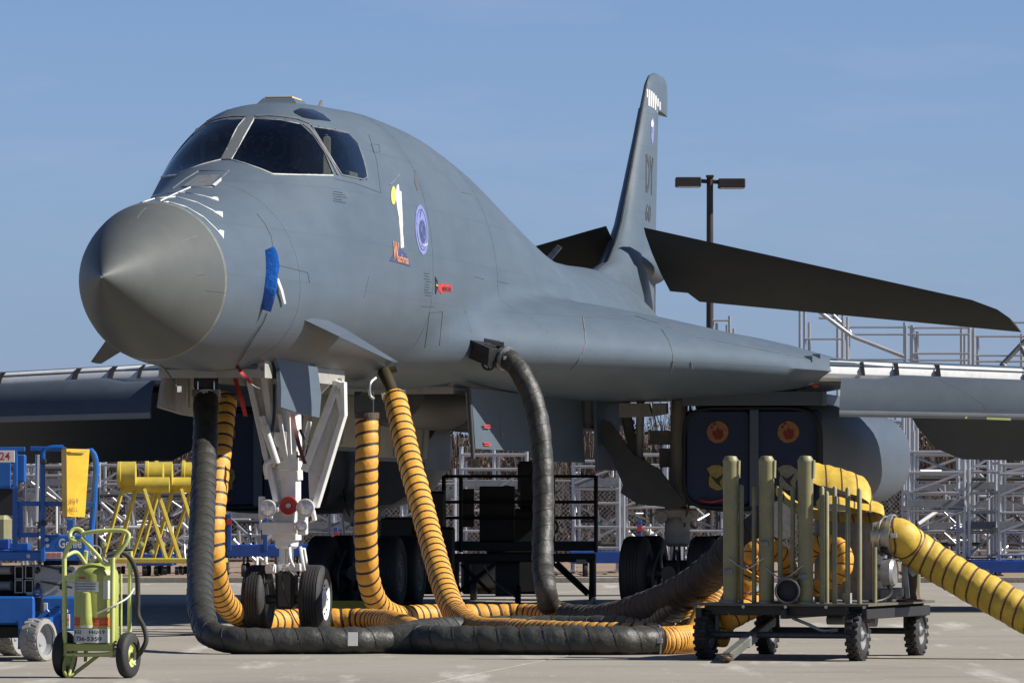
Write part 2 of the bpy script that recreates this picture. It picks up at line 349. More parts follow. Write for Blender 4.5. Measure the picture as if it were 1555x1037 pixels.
# ------------------------------------------------------------------ the ground
def pane_glass():
    m = bpy.data.materials.new('tinted_canopy_glass'); m.use_nodes = True; nt = m.node_tree; nt.nodes.clear()
    o = nt.nodes.new('ShaderNodeOutputMaterial'); tr = nt.nodes.new('ShaderNodeBsdfTransparent'); tr.inputs[0].default_value = (.60, .64, .62, 1)
    gl = nt.nodes.new('ShaderNodeBsdfGlossy'); gl.inputs['Roughness'].default_value = .03; fr = nt.nodes.new('ShaderNodeFresnel'); fr.inputs[0].default_value = 1.5
    mxs = nt.nodes.new('ShaderNodeMixShader'); nt.links.new(fr.outputs[0], mxs.inputs[0]); nt.links.new(tr.outputs[0], mxs.inputs[1]); nt.links.new(gl.outputs[0], mxs.inputs[2]); nt.links.new(mxs.outputs[0], o.inputs[0]); return m
M['pane'] = pane_glass()
def concrete_mat():
    m = mat('apron_concrete', (.345, .31, .255), .85, var=.09, vs=.35, bump=.25, bs=14, dirt=.3, dirtcol=(.2, .185, .165), world=True)
    nt = m.node_tree; b = nt.nodes['Principled BSDF']; src = b.inputs['Base Color'].links[0].from_socket
    pos = nt.nodes.new('ShaderNodeNewGeometry').outputs['Position']
    def layer(src, scale, vec, lo, hi, col, amt, detail=8):
        mp_ = nt.nodes.new('ShaderNodeMapping'); mp_.inputs['Scale'].default_value = vec; nt.links.new(pos, mp_.inputs[0])
        n = nt.nodes.new('ShaderNodeTexNoise'); n.inputs['Scale'].default_value = scale; n.inputs['Detail'].default_value = detail; n.inputs['Roughness'].default_value = .65
        nt.links.new(mp_.outputs[0], n.inputs[0]); r = nt.nodes.new('ShaderNodeMapRange')
        r.inputs[1].default_value = lo; r.inputs[2].default_value = hi; r.inputs[3].default_value = 0; r.inputs[4].default_value = amt
        nt.links.new(n.outputs[0], r.inputs[0]); x = nt.nodes.new('ShaderNodeMix'); x.data_type = 'RGBA'; x.inputs[7].default_value = (*col, 1)
        nt.links.new(r.outputs[0], x.inputs[0]); nt.links.new(src, x.inputs[6]); return x.outputs[2]
    o = layer(src, 1.0, (1.2, .12, 1), .56, .7, (.47, .45, .41), .75)       # pale scuffs and laitance
    o = layer(o, .7, (.25, 1.1, 1), .58, .72, (.14, .13, .12), .6)          # dark oil and tyre stains
    o = layer(o, 6, (1, .5, 1), .62, .72, (.54, .52, .48), .7)              # small light scratches
    nt.links.new(o, b.inputs['Base Color']); return m
M['concrete'] = concrete_mat()
M['grass'] = mat('dry_grass_ground', (.235, .195, .115), .95, var=.25, vs=.25, dirt=.5, dirtcol=(.12, .095, .055), world=True, bump=.4, bs=8)
M['gravel'] = mat('tan_gravel', (.33, .235, .165), .95, var=.3, vs=2.2, dirt=.5, dirtcol=(.14, .09, .065), world=True, bump=.6, bs=10)
M['sealer'] = mat('joint_sealant', (.13, .125, .115), .8, var=.2, world=True)
mb = MB(); mb.add([(-3000, -500, -.08), (3000, -500, -.08), (3000, 5000, -.08), (-3000, 5000, -.08)], [(0, 1, 2, 3)])
tag(mb.build('ground', M['grass']), kind='structure')
mb = MB(); mb.add([(-60, 124.6, .02), (60, 124.6, .02), (60, 170, .02), (-60, 170, .02)], [(0, 1, 2, 3)])
tag(mb.build('gravel_strip', M['gravel']), kind='structure')
ap = MB(); ap.add([(-60, -40, -.035), (60, -40, -.035), (60, 124, -.035), (-60, 124, -.035)], [(0, 1, 2, 3)]); ap.add([(-60, 110, -.006), (60, 110, -.006), (60, 124, -.006), (-60, 124, -.006)], [(0, 1, 2, 3)]); ap.mi[-1] = 1
apron = tag(ap.build('apron', [M['sealer'], M['concrete']]), kind='structure')
mb = MB().box((0, 124.3, 0), (120, .5, .22)); tag(mb.build('kerb', M['concrete']), kind='structure')
SL = 6.0; NX = 14
GR = R(-8)                                  # the joints run a little askew to the line of sight
for ix in range(NX):
    for iy in range(20):
        lx, ly = -NX*SL/2 + ix*SL + SL*.5, -54.0 + (iy+.5)*SL
        cx_, cy_ = lx*math.cos(GR)-ly*math.sin(GR), 60 + lx*math.sin(GR)+ly*math.cos(GR)
        rr_ = random.Random(ix*31+iy).uniform(-.0015, .0015)
        if cy_ > 128: continue
        if cy_ > 119:                              # the last row is cut along the kerb
            continue
        slab_of(apron, 'concrete_slab', (cx_, cy_, -.0175 + rr_), (SL-.014, SL-.014, .035), M['concrete'], GR)
# ------------------------------------------------------------------ the aircraft: its own frame (u aft of the nose tip, v to port, z up)
TH = R(10); S_, C_ = math.sin(TH), math.cos(TH); X0, Y0 = -4.60, 65.3
def A(u, v, z): return V((X0 + u*S_ + v*C_, Y0 + u*C_ - v*S_, z))
def toA(p): x, y = p.x - X0, p.y - Y0; return (x*S_ + y*C_, x*C_ - y*S_, p.z)
def AU(px, py, u, du=0):                   # photo point on the cross-section plane u
    a = (px - CX)/F; v = (a*(Y0 + u*C_) - X0 - u*S_) / (C_ + a*S_)
    p = A(u, v, 0); return A(u+du, v, CH + (HY - py)*p.y/F)
def AV(px, py, v):                         # photo point on the lengthwise plane v
    a = (px - CX)/F; u = (a*(Y0 - v*S_) - X0 - v*C_) / (S_ - a*C_); p = A(u, v, 0); return A(u, v, CH + (HY - py)*p.y/F)
def mir(p): u, v, z = toA(p); return A(u, -v, z)
jet = thing('bomber_aircraft', 'huge grey swing-wing bomber parked nose to the left with its slats and gear down', 'bomber', A(9.8, 0, 0), R(80))
def pchip(xs, ys):
    xs = np.array(xs, float); ys = np.array(ys, float); h = np.diff(xs); d = np.diff(ys)/h; m = np.zeros(len(xs)); m[0] = d[0]; m[-1] = d[-1]
    for i in range(1, len(xs)-1):
        if d[i-1]*d[i] > 0:
            w1 = 2*h[i]+h[i-1]; w2 = h[i]+2*h[i-1]; m[i] = (w1+w2)/(w1/d[i-1]+w2/d[i])
    xs_, ys_, h_, m_ = list(xs), list(ys), list(h), list(m)
    def f(x):
        i = min(max(int(np.searchsorted(xs, x))-1, 0), len(xs_)-2); t = (x-xs_[i])/h_[i]
        return (1+2*t)*(1-t)**2*ys_[i]+t*(1-t)**2*h_[i]*m_[i]+t*t*(3-2*t)*ys_[i+1]+t*t*(t-1)*h_[i]*m_[i+1]
    return f
ST = [ # u, top, bottom, height of greatest width, half width, upper and lower roundness
(2.5,5.18,3.34,4.26,0.87,2.0,2.0),(3.2,5.27,3.30,4.26,.99,2.0,2.05),(4.0,5.36,3.28,4.26,1.09,2.0,2.1),(5.0,5.54,3.28,4.28,1.19,2.0,2.15),
(6.2,5.86,3.28,4.32,1.27,2.1,2.2),(7.45,6.42,3.28,4.42,1.33,2.35,2.25),(8.5,6.72,3.28,4.52,1.36,2.5,2.3),(10,6.83,3.28,4.60,1.39,2.35,2.3),
(11.5,6.88,3.28,4.66,1.41,2.25,2.3),(13,6.92,3.27,4.70,1.43,2.2,2.3),(15,6.90,3.27,4.70,1.46,2.1,2.4),(18,6.70,3.27,4.66,1.50,1.95,2.5),
(21,6.25,3.27,4.6,1.52,1.85,2.6),(24,5.82,3.27,4.5,1.54,1.75,2.6),(26,5.66,3.27,4.45,1.55,1.7,2.6),(29,5.60,3.3,4.4,1.50,1.6,2.6),
(30.5,5.60,3.35,4.4,1.4,1.6,2.5),(34,5.65,3.6,4.4,1.12,1.6,2.3),(36,5.5,3.8,4.5,.95,1.7,2.3),(38,5.15,4.0,4.5,0.8,2.0,2.1),
(41,4.9,4.3,4.6,0.55,2.0,2.0),(43.6,4.8,4.6,4.7,0.12,2.0,2.0)]
cols = list(zip(*ST)); FN = [pchip(cols[0], cols[i]) for i in range(1, 7)]
gl_v = pchip([12,14,16,19,22,25,25.6,30,33,37,41], [0.9,1.35,2.0,3.1,4.2,5.2,5.3,5.3,4.4,1.8,.4])
gl_t = pchip([12,14,18,22,25,28,31,34,37,41], [0.5,.7,.97,1.02,.86,.78,.6,.35,.15,.05])
gl_b = pchip([12,14,18,22,25,28,31,34,37,41], [.5,.52,.56,.54,.50,.48,.4,.3,.2,.1])
gl_z = pchip([12,18,22,25,30,41], [3.9,3.85,3.8,3.75,3.75,4.3])
def section(u, N):
    """points of the blended cross-section at station u, and where they lie"""
    zt, zb, zc, w, nt, nb = [f(u) for f in FN]; gl = 12 <= u <= 41
    if gl: gv, gt, gb, gz = gl_v(u), gl_t(u), gl_b(u), gl_z(u)
    z0 = zc if u <= 12 else zc+(3.85-zc)*min(1, (u-12)/3) if u < 34 else gl_z(u)*max(0, (41-u)/7)+zc*(1-max(0, (41-u)/7))
    k = .16; a = 2*np.pi*np.arange(N)/N; dx, dz = np.abs(np.sin(a)), np.cos(a); lo = np.zeros(N); hi = np.full(N, 7.)
    for _ in range(30):
        m = (lo+hi)/2; v = dx*m; z = z0+dz*m
        up = z > zc; h = np.where(up, zt-zc, zc-zb); n = np.where(up, nt, nb)
        e = ((v/w)**n + (np.abs(z-zc)/h)**n)**(1/n) - 1
        if gl:
            ug = z > gz; hh = np.where(ug, gt, gb); q = np.where(ug, 1.7, 2.5)
            e2 = ((v/gv)**q + (np.abs(z-gz)/hh)**q)**(1/q) - 1
            t = np.maximum(k-np.abs(e-e2), 0)/k; e = np.minimum(e, e2) - t*t*k*.25
        lo = np.where(e < 0, m, lo); hi = np.where(e < 0, hi, m)
    return np.sin(a)*lo, z0+dz*lo
N = 216
us = sorted(set([round(x, 3) for x in list(np.arange(2.5, 5.9, .14)) + list(np.arange(5.9, 9.7, .05)) + list(np.arange(9.7, 12, .14)) + list(np.arange(12, 43.7, .28))] + [5.5, 10.3, 16.2, 20.9, 21.2, 25.7, 43.6]))
secs = [section(u, N) for u in us]
mb = MB(); hullv = []; hullf = []
for u, (vv, zz) in zip(us, secs): hullv += [A(u, float(v), float(z)) for v, z in zip(vv, zz)]
# outlines of the windows (top and bottom edges) as seen on the port side; the starboard ones mirror them
PT = [(386, 181), (425, 183), (455, 189), (475, 207), (492, 232), (505, 263)]; PB = [(351, 243), (370, 248.5), (395, 257), (414, 265), (450, 266), (505, 267)]
SWT = [(474, 193), (502, 197), (529, 203), (543, 218), (552, 243), (558, 269)]; SWB = [(475, 195), (486, 213), (497, 231), (508, 249), (519, 266), (552, 273)]
def in_poly(x, y, pl):
    c = False; j = len(pl)-1
    for i in range(len(pl)):
        if (pl[i][1] > y) != (pl[j][1] > y) and x < (pl[j][0]-pl[i][0])*(y-pl[i][1])/(pl[j][1]-pl[i][1])+pl[i][0]: c = not c
        j = i
    return c
openings = [PT + PB[::-1], SWT + SWB[::-1]]
keep = []
bays = [(5.5, 10.3, .62), (16.2, 20.9, .95), (21.2, 25.7, .95)]
for j in range(len(us)-1):
    for i in range(N):
        k = (i+1) % N; vm = (secs[j][0][i]+secs[j][0][k])/2; zm = (secs[j][1][i]+secs[j][1][k])/2; um = (us[j]+us[j+1])/2
        hullf.append((j*N+i, j*N+k, (j+1)*N+k, (j+1)*N+i))
        if zm < 3.75 and any(a < um < b and abs(vm) < w for a, b, w in bays): hullf.pop(); continue
        if 5.8 < um < 9.8 and zm > 5.6 and abs(vm) > .02:
            p = A(um, abs(vm), zm); q = (CX + F*p.x/p.y, HY - F*(p.z-CH)/p.y)
            if any(in_poly(q[0], q[1], o_) for o_ in openings): continue
        keep.append(len(hullf)-1)
keep += [len(hullf), len(hullf)+1]
hullf.append(tuple(range(N-1, -1, -1))); hullf.append(tuple(range((len(us)-1)*N, len(us)*N)))
BVH = BVHTree.FromPolygons(hullv, hullf[:-2])
mb.add(hullv, [hullf[i] for i in keep]); fus = mb.build('fuselage', M['hull'], jet, sharp=60)
def hit(px, py, off=.004):
    """the hull where the sight line through a photo point meets it"""
    d = unit(P(px, py, 1) - V((0, 0, CH))); p, n, _, _ = BVH.ray_cast(V((0, 0, CH)), d)
    if p is None: return None, None
    if n.dot(d) > 0: n = -n
    return p + n*off, n
def patch(top, bot, n, m, off):
    """a skin that follows the hull between two photo polylines; 2 offsets give it thickness"""
    def rs(pl, t):
        ls = [math.dist(pl[i], pl[i+1]) for i in range(len(pl)-1)]; s = t*sum(ls)
        for i, l in enumerate(ls):
            if s <= l or i == len(ls)-1: f = s/l if l else 0; return (pl[i][0]+(pl[i+1][0]-pl[i][0])*f, pl[i][1]+(pl[i+1][1]-pl[i][1])*f)
            s -= l
    g = []
    for i in range(n+1):
        a, b = rs(top, i/n), rs(bot, i/n); row = []
        for j in range(m+1):
            p, nn = hit(a[0]+(b[0]-a[0])*j/m, a[1]+(b[1]-a[1])*j/m, off); row.append(p)
        g.append(row)
    last = None
    for row in g:
        for j in range(len(row)):
            if row[j] is None: row[j] = last
            else: last = row[j]
    vs = [p for r in g for p in r]
    return vs, [(i*(m+1)+j, i*(m+1)+j+1, (i+1)*(m+1)+j+1, (i+1)*(m+1)+j) for i in range(n) for j in range(m)]
def hull_poly(pts, off=.004, n=10):
    """a flat print of polygon outline on the hull (fan of small quads from its middle)"""
    cx_ = sum(p[0] for p in pts)/len(pts); cy_ = sum(p[1] for p in pts)/len(pts); vs = []; fs = []; K = 4; m = len(pts)
    for k in range(1, K+1):
        for p in pts: vs.append(hit(cx_+(p[0]-cx_)*k/K, cy_+(p[1]-cy_)*k/K, off)[0])
    vs.append(hit(cx_, cy_, off)[0])
    if any(v is None for v in vs): return MB()
    for i in range(m):
        j = (i+1) % m; fs.append((len(vs)-1, i, j))
        for k in range(K-1): fs.append((k*m+i, (k+1)*m+i, (k+1)*m+j, k*m+j))
    return MB().add(vs, fs)
def hull_line(pts, w, m, name, off=.003, both=False, parent=None):
    """a thin bead along a photo polyline on the hull"""
    d = []
    for i in range(len(pts)-1):
        n = max(1, int(math.dist(pts[i], pts[i+1])/4))
        d += [(pts[i][0]+(pts[i+1][0]-pts[i][0])*k/n, pts[i][1]+(pts[i+1][1]-pts[i][1])*k/n) for k in range(n)]
    d.append(pts[-1]); ps = [hit(x, y, off)[0] for x, y in d]; ps = [p for p in ps if p is not None]
    if len(ps) < 2: return
    if both: MB().tube([mir(p) for p in ps], w, n=6).build(name, m, parent or jet, fix=False)
    return MB().tube(ps, w, n=6).build(name, m, parent or jet, fix=False)
def hull_text(txt, o, ex, ey, m, name, bold=False, off=.006):
    pts, fs = text2d(txt, bold); vs = [hit(o[0]+ex[0]*a+ey[0]*b, o[1]+ex[1]*a+ey[1]*b, off)[0] for a, b in pts]
    if any(v is None for v in vs): return
    return MB().add(vs, fs).build(name, m, jet, fix=False)

# radome
mb = MB(); prof = [0, .03, .08, .16, .28, .45, .7, 1.0, 1.3, 1.6, 1.9, 2.2, 2.38, 2.492]; n = 72; ss = []
for u in prof:
    t = u/2.5; r = (.45*t + .55*(1-(1-t)**1.9)) if t > 0 else .002     # ogive with a small sharp tip
    if u > 2.3: r *= 1.0
    ss.append([A(u, .87*r*math.sin(2*math.pi*i/n), 4.22+.04*t + .92*r*math.cos(2*math.pi*i/n)) for i in range(n)])
rad = mb.loft(ss).build('radome', M['radome'], jet, sharp=50)
RB = BVHTree.FromPolygons(mb.v, mb.f)
MB().lathe(A(-.015, 0, 4.22), A(1, 0, 0)-A(0, 0, 0), [(0, .004), (.004, .014), (.03, .02)], n=12).build('nose_tip', M['chrome'], rad)
def rad_line(pts, w, m, name):
    ps = []
    for x, y in pts:
        d = unit(P(x, y, 1) - V((0, 0, CH))); p, nn, _, _ = RB.ray_cast(V((0, 0, CH)), d)
        if p is not None: ps.append(p + nn*.002)
    if len(ps) > 1: MB().tube(ps, w, n=6, step=.06).build(name, m, rad, fix=False)
MB().loft([[A(2.502+d, (.87+q)*math.sin(2*math.pi*i/72), 4.26+(.92+q)*math.cos(2*math.pi*i/72)) for i in range(72)] for d, q in ((-.07, -.019), (-.065, -.012), (-.004, .004), (.0, -.01))], caps=False).build('radome_edge', mat('pale_radome_edge', (.20, .205, .18), .4, var=.35, vs=5, dirt=.4, dirtcol=(.1, .105, .1)), rad)  # pale rim ring: a glancing reflection put into its colour
rad_line([(208, 332), (215, 322), (222, 316)], .003, M['seal2'], 'scratch')
rad_line([(274, 367), (300, 358), (322, 351)], .003, M['seal2'], 'scratch')
rad_line([(312, 441), (330, 443), (342, 444)], .004, M['seam'], 'scratch')
rad_line([(300, 418), (311, 417)], .004, M['seam'], 'scratch')

# bays: open boxes inside the belly
def bay(name, u0, u1, w, z0, z1, m):
    b = MB(); t = .04
    b.add([A(u, v, z) for u in (u0, u1) for v in (-w, w) for z in (z0, z1)], [(0, 1, 3, 2), (4, 6, 7, 5), (0, 4, 5, 1), (2, 3, 7, 6), (1, 5, 7, 3)])
    return b.build(name, m, jet, fix=False)
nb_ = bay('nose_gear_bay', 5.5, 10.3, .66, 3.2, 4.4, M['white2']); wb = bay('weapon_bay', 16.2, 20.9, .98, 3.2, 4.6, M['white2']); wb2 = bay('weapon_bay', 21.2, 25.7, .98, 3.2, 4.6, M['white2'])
for u0, u1, w in bays:
    for s in (-1, 1): MB().bar(A(u0, s*w, 3.31), A(u1, s*w, 3.31), .06, .06).build('bay_sill', M['hull'], jet)
    for u in (u0, u1): MB().bar(A(u, -w+.04, 3.33), A(u, w-.04, 3.33), .058, .058).build('bay_sill', M['hull'], jet)

# windows
def pane(top, bot, name, both=True, n=24, m=16, gm='pane'):
    for sgn in ((1, -1) if both else (1,)):
        vs, fs = patch(top, bot, n, m, .006); vs = [v if sgn > 0 else mir(v) for v in vs]
        p = MB().add(vs, fs).build(name, M[gm], jet, fix=True)
pane(PT, PB, 'windshield_pane')
pane(SWT, SWB, 'side_window')
pane([(446, 169), (456, 165), (475, 167), (490, 174), (502, 184)], [(447, 172), (460, 179), (475, 182), (488, 183), (502, 185)], 'eyebrow_window', m=6, gm='glass')
# cockpit: floor, back wall, glare shield, two ejection seats, handles
IN = mat('cockpit_grey', (.13, .12, .105), .7, var=.2, vs=6); IN2 = mat('seat_olive', (.26, .23, .16), .8, var=.25, vs=8)
MB().box(A(8.0, 0, 5.2), (4.2, 2.0, .06), rz=R(80)).build('cockpit_floor', IN, jet); MB().box(A(9.7, 0, 5.8), (.06, 1.8, 1.2), rz=R(80)).build('cockpit_bulkhead', IN, jet)
gs = MB().box(A(7.2, 0, 5.66), (.5, 1.25, .14), rz=R(80), ch=.04).box(A(7.4, 0, 5.45), (.12, 1.3, .4), rz=R(80)).build('glare_shield', M['black'], jet)
for s in (1, -1):
    st = MB().box(A(8.55, s*.58, 5.85), (.22, .5, 1.0), rz=R(80), ch=.06).box(A(8.5, s*.58, 6.38), (.2, .30, .2), rz=R(80), ch=.05).box(A(8.2, s*.58, 5.5), (.6, .5, .2), rz=R(80), ch=.05).build('crew_seat', IN2, jet)
    MB().box(A(8.36, s*.62, 6.30), (.02, .10, .09), rz=R(80)).build('seat_placard', M['wlabel'], st)
    MB().tube([A(7.75, s*.62, 5.5), A(7.68, s*.62, 5.78), A(7.66, s*.52, 5.85), A(7.68, s*.46, 5.8)], .025, n=8, step=.04).build('control_stick', M['black'], jet)
MB().box(A(7.6, 0, 5.55), (.8, .3, .25), rz=R(80), ch=.03).build('centre_console', IN, jet)
for s in (1, -1): MB().box(A(8.5, s*1.12, 5.6), (.5, .06, .5), rz=R(80)).build('side_panel', IN2, jet)
# frames: riveted strips and pale sealant beads
FR = mat('riveted_frame', (.13, .14, .15), .45, var=.25, vs=40, dirt=.5, dirtcol=(.3, .31, .31))
for pl, w, m_, nm in (([(386, 181), (351, 243)], .011, M['seal'], 'sealant_bead'), ([(351, 243), (370, 248.5), (395, 257), (414, 265), (450, 266), (505, 267)], .012, M['seal'], 'sealant_bead'),
                      ([(386, 181), (425, 183), (455, 189)], .009, M['seal2'], 'sealant_bead'), ([(455, 189), (475, 207), (492, 232), (505, 263)], .012, M['seam'], 'sealant_bead'),
                      ([(474, 193), (502, 197), (529, 203), (543, 218), (552, 243), (558, 269), (552, 273), (519, 266), (508, 249), (497, 231), (486, 213), (474, 193)], .010, M['seal2'], 'sealant_bead')):
    hull_line(pl, w, m_, nm, both=True)
def frame_strip(pl, w, name):
    ps = [hit(x, y, .004) for x, y in pl]; vs = []
    for sgn in (1, -1):
        b = MB(); L_, R_ = [], []
        for i, (p, nn) in enumerate(ps):
            d = unit(ps[min(i+1, len(ps)-1)][0] - ps[max(i-1, 0)][0]); x = unit(d.cross(nn))*w
            L_.append(p+x+nn*.008); R_.append(p-x+nn*.008)
        a = [l if sgn > 0 else mir(l) for l in L_]; c = [r if sgn > 0 else mir(r) for r in R_]
        b.loft([[p, q] for p, q in zip(a, c)], closed=False); b.build(name, FR, jet, fix=True)
frame_strip([(462, 189), (473, 198), (484, 213), (494, 230), (504, 247), (513, 266)], .042, 'window_post')
frame_strip([(376, 179), (367, 193), (357, 211), (348, 228), (340, 243)], .042, 'windshield_centre_post')
frame_strip([(388, 177), (410, 176), (432, 178), (452, 181), (470, 188)], .035, 'windshield_top_frame')
# seams, hatches and prints on the port side
for pl in ([(508, 272), (540, 279), (578, 293)], [(560, 205), (572, 245), (578, 293)], [(563, 219), (575, 220), (577, 231), (567, 232), (563, 219)],
           [(410, 400), (440, 407), (467, 414), (470, 430)], [(645, 528), (652, 475), (672, 473), (667, 525)], [(415, 383), (412, 360), (402, 340), (390, 325)],
           [(560, 420), (556, 440), (553, 452)], [(720, 420), (735, 424)], [(755, 427), (772, 431)], [(700, 292), (716, 296)], [(640, 465), (660, 466)],
           [(705, 470), (716, 505)], [(870, 402), (905, 408)]):
    hull_line(pl, .0028, M['seam'], 'panel_seam')
for u_ in (5.05, 12.4, 16.9):
    vv, zz = section(u_, 120); ps = [A(u_, float(v)+.0015, float(z)) for v, z in zip(vv[4:52], zz[4:52])]
    MB().tube(ps, .0014, n=5).build('frame_seam', M['seam'], jet, fix=False)
hull_line([(885, 482), (888, 505), (889, 522), (884, 538), (875, 552), (866, 562)], .010, M['seal2'], 'glove_seam')
hull_line([(1005, 500), (1016, 518), (1022, 538), (1021, 553), (1018, 566)], .009, M['seal2'], 'glove_seam')
hull_line([(885, 482), (930, 478), (965, 480)], .006, M['seam'], 'glove_seam')
hull_line([(1049, 549), (1051, 560)], .008, M['seal2'], 'glove_seam')
hull_line([(965, 480), (1060, 512), (1150, 530), (1225, 545)], .006, M['seam'], 'glove_seam')
for arc in ([(199, 316), (215, 310), (230, 307.5), (256, 307.5), (282, 315), (308, 330), (327, 348), (338, 361)], [(204, 312), (235, 302), (267, 299.5), (298, 308), (324, 321), (337, 330)],
            [(228, 299), (256, 294), (282, 293), (308, 298), (331, 304)], [(243, 306), (266, 295), (289, 285)]):
    hull_line(arc, .011, M['wink'], 'white_stripe')
for q in ([(334, 349), (340, 351), (339, 363), (330, 352)], [(331, 321), (338, 322), (338, 331), (324, 322)], [(326, 299), (331, 300), (332, 306), (318, 301)]):
    hull_poly(q).build('white_tick', M['wink'], jet)
# refuelling door ahead of the windshield
b = hull_poly([(278, 284), (300, 268), (334, 266), (320, 284)], .012); b.build('refuelling_door', mat('door_grey', (.17, .18, .185), .5, var=.2, vs=12), jet)
for q in ([(322, 283), (336, 272), (336, 277), (327, 285)],): hull_poly(q, .02).build('white_tick', M['wink'], jet)
hull_line([(262, 287), (282, 272), (302, 260), (348, 259)], .006, M['seal2'], 'panel_seam'); hull_line([(348, 259), (322, 285), (275, 285)], .006, M['seal2'], 'panel_seam')
hull_line([(288, 282), (300, 270), (327, 269)], .008, M['seam'], 'panel_seam')
# dark slot, small probe line
hull_poly([(630, 258), (634, 262), (637, 288), (633, 290), (629, 276)], .005).build('dark_vent', M['seam'], jet)
hull_line([(592, 281), (606, 265)], .008, M['seal2'], 'painted_stroke')
# nose art: a white upright figure with a yellow ball above a navy plaque with orange lettering
hull_poly([(602, 282), (605, 280), (606, 290), (609, 291), (611, 330), (613, 376), (608, 377), (605, 330), (602, 312), (600, 296)], .005).build('nose_art_figure', M['skin'], jet)
hull_poly([(597 + 4*math.cos(t), 297 + 14*math.sin(t)) for t in [i*math.pi/8 for i in range(16)]], .007).build('nose_art_ball', M['yprint'], jet)
hull_line([(605, 300), (608, 340), (609, 372)], .004, M['seal2'], 'nose_art_line'); hull_line([(603, 288), (608, 296), (607, 310)], .004, M['lavd'], 'nose_art_line')
hull_poly([(596, 388), (605, 376), (616, 385), (623, 405), (591, 396)], .005).build('nose_art_plaque', M['lavd'], jet)
hull_text('W', (596, 394), (8, 3), (0, -28), M['oprint'], 'nose_art_lettering', True, .012)
hull_text('achma', (603, 397.5), (16, 4.5), (0, -13), M['oprint'], 'nose_art_lettering', True, .012)
# oval crest
def oval(cx_, cy_, a, b_, sl=.12): return [(cx_ + a*math.cos(t) + sl*b_*math.sin(t)*.55, cy_ + b_*math.sin(t)) for t in [i*math.pi/12 for i in range(24)]]
hull_poly(oval(640, 349, 9.5, 38), .005).build('crest', M['lav'], jet); hull_poly(oval(641, 352, 5, 18), .008).build('crest_emblem', M['lavd'], jet)
o = oval(640, 349, 7.5, 31); hull_line(o + [o[0]], .004, M['lavd'], 'crest_ring', off=.007)
o = oval(641.5, 352, 2.6, 10); hull_line(o + [o[0]], .004, M['lav'], 'crest_ring', off=.011)
hull_line([(637, 330), (638, 322), (640, 318)], .006, M['lavd'], 'crest_ring', off=.009); hull_line([(640, 372), (644, 374), (648, 370)], .007, M['skin'], 'crest_ring', off=.009)
# rescue marking: orange arrow, dark bracket, small stencils
hull_poly([(665, 434), (670, 429), (670, 431), (686, 433), (686, 443), (670, 444), (670, 447), (665, 440)], .005).build('rescue_arrow', M['red'], jet)
hull_line([(660.5, 421), (663.5, 428), (663, 440), (661, 446), (660.5, 421)], .010, M['ink'], 'rescue_bracket'); hull_line([(661, 433), (664, 434)], .012, M['yprint'], 'rescue_bracket')
hull_text('RESCUE', (671, 441.5), (13, .8), (0, -6), M['ink'], 'rescue_lettering', True, .01)
rng = random.Random(4)
for k in range(9):
    y = 415 + k*4.1; hull_line([(643.5 + rng.uniform(0, 2), y), (646 + rng.uniform(4, 10), y+1.2)], .0035, M['greyink'], 'stencil_line')
for k in range(5): hull_line([(504 + rng.uniform(0, 3), 291 + k*3.6), (516 + rng.uniform(2, 12), 293 + k*3.8)], .0035, M['greyink'], 'stencil_line')
# top: raised escape hatch with orange edge, blade aerials
mb = MB(); mb.loft([[A(9.6+u*k, v*k, z) for u, v in ((-.32, -.2), (-.32, .2), (.32, .2), (.32, -.2))] for k, z in ((1.35, 6.76), (1, 6.85))]); mb.build('escape_hatch', M['hull'], jet)
MB().box(A(9.6, 0, 6.862), (.58, .36, .022), rz=R(80)).build('hatch_edge', mat('pale_orange_edge', (.8, .58, .25), .6), jet)
MB().prism([A(11.6, 0, 6.85), A(11.85, 0, 6.85), A(11.95, 0, 7.0), A(11.88, 0, 7.0)], (A(0, .03, 0)-A(0, 0, 0))).build('blade_aerial', M['seal2'], jet)
MB().prism([AU(828, 392, 30), AU(836, 396, 30), AU(853, 376, 30), AU(846, 372, 30)], A(.05, 0, 0)-A(0, 0, 0)).build('blade_aerial', M['seal2'], jet)

AV_ = A(0, 1, 0) - A(0, 0, 0)               # port direction
AF_ = A(-1, 0, 0) - A(0, 0, 0)              # forward direction
UP = V((0, 0, 1))
# control vanes under the cockpit
for s in (1, -1):
    mb = MB(); r0 = [(5.0, .90, 4.05, .0), (5.5, .93, 4.06, .04), (6.4, .98, 4.02, .055), (7.7, 1.0, 3.98, .0)]
    r1 = [(7.05, 1.9, 3.44, .0), (7.15, 1.9, 3.445, .014), (7.35, 1.9, 3.44, .016), (7.6, 1.9, 3.43, .0)]
    secs_ = []
    for rr in (r0, r1):
        top = [A(u, s*(v+.3*t), z+t*.9) for u, v, z, t in rr]; bot = [A(u, s*(v-.3*t), z-t*.9) for u, v, z, t in rr[-2:0:-1]]; secs_.append(top + bot)
    mb.loft(secs_).build('control_vane', M['hull2'], jet)
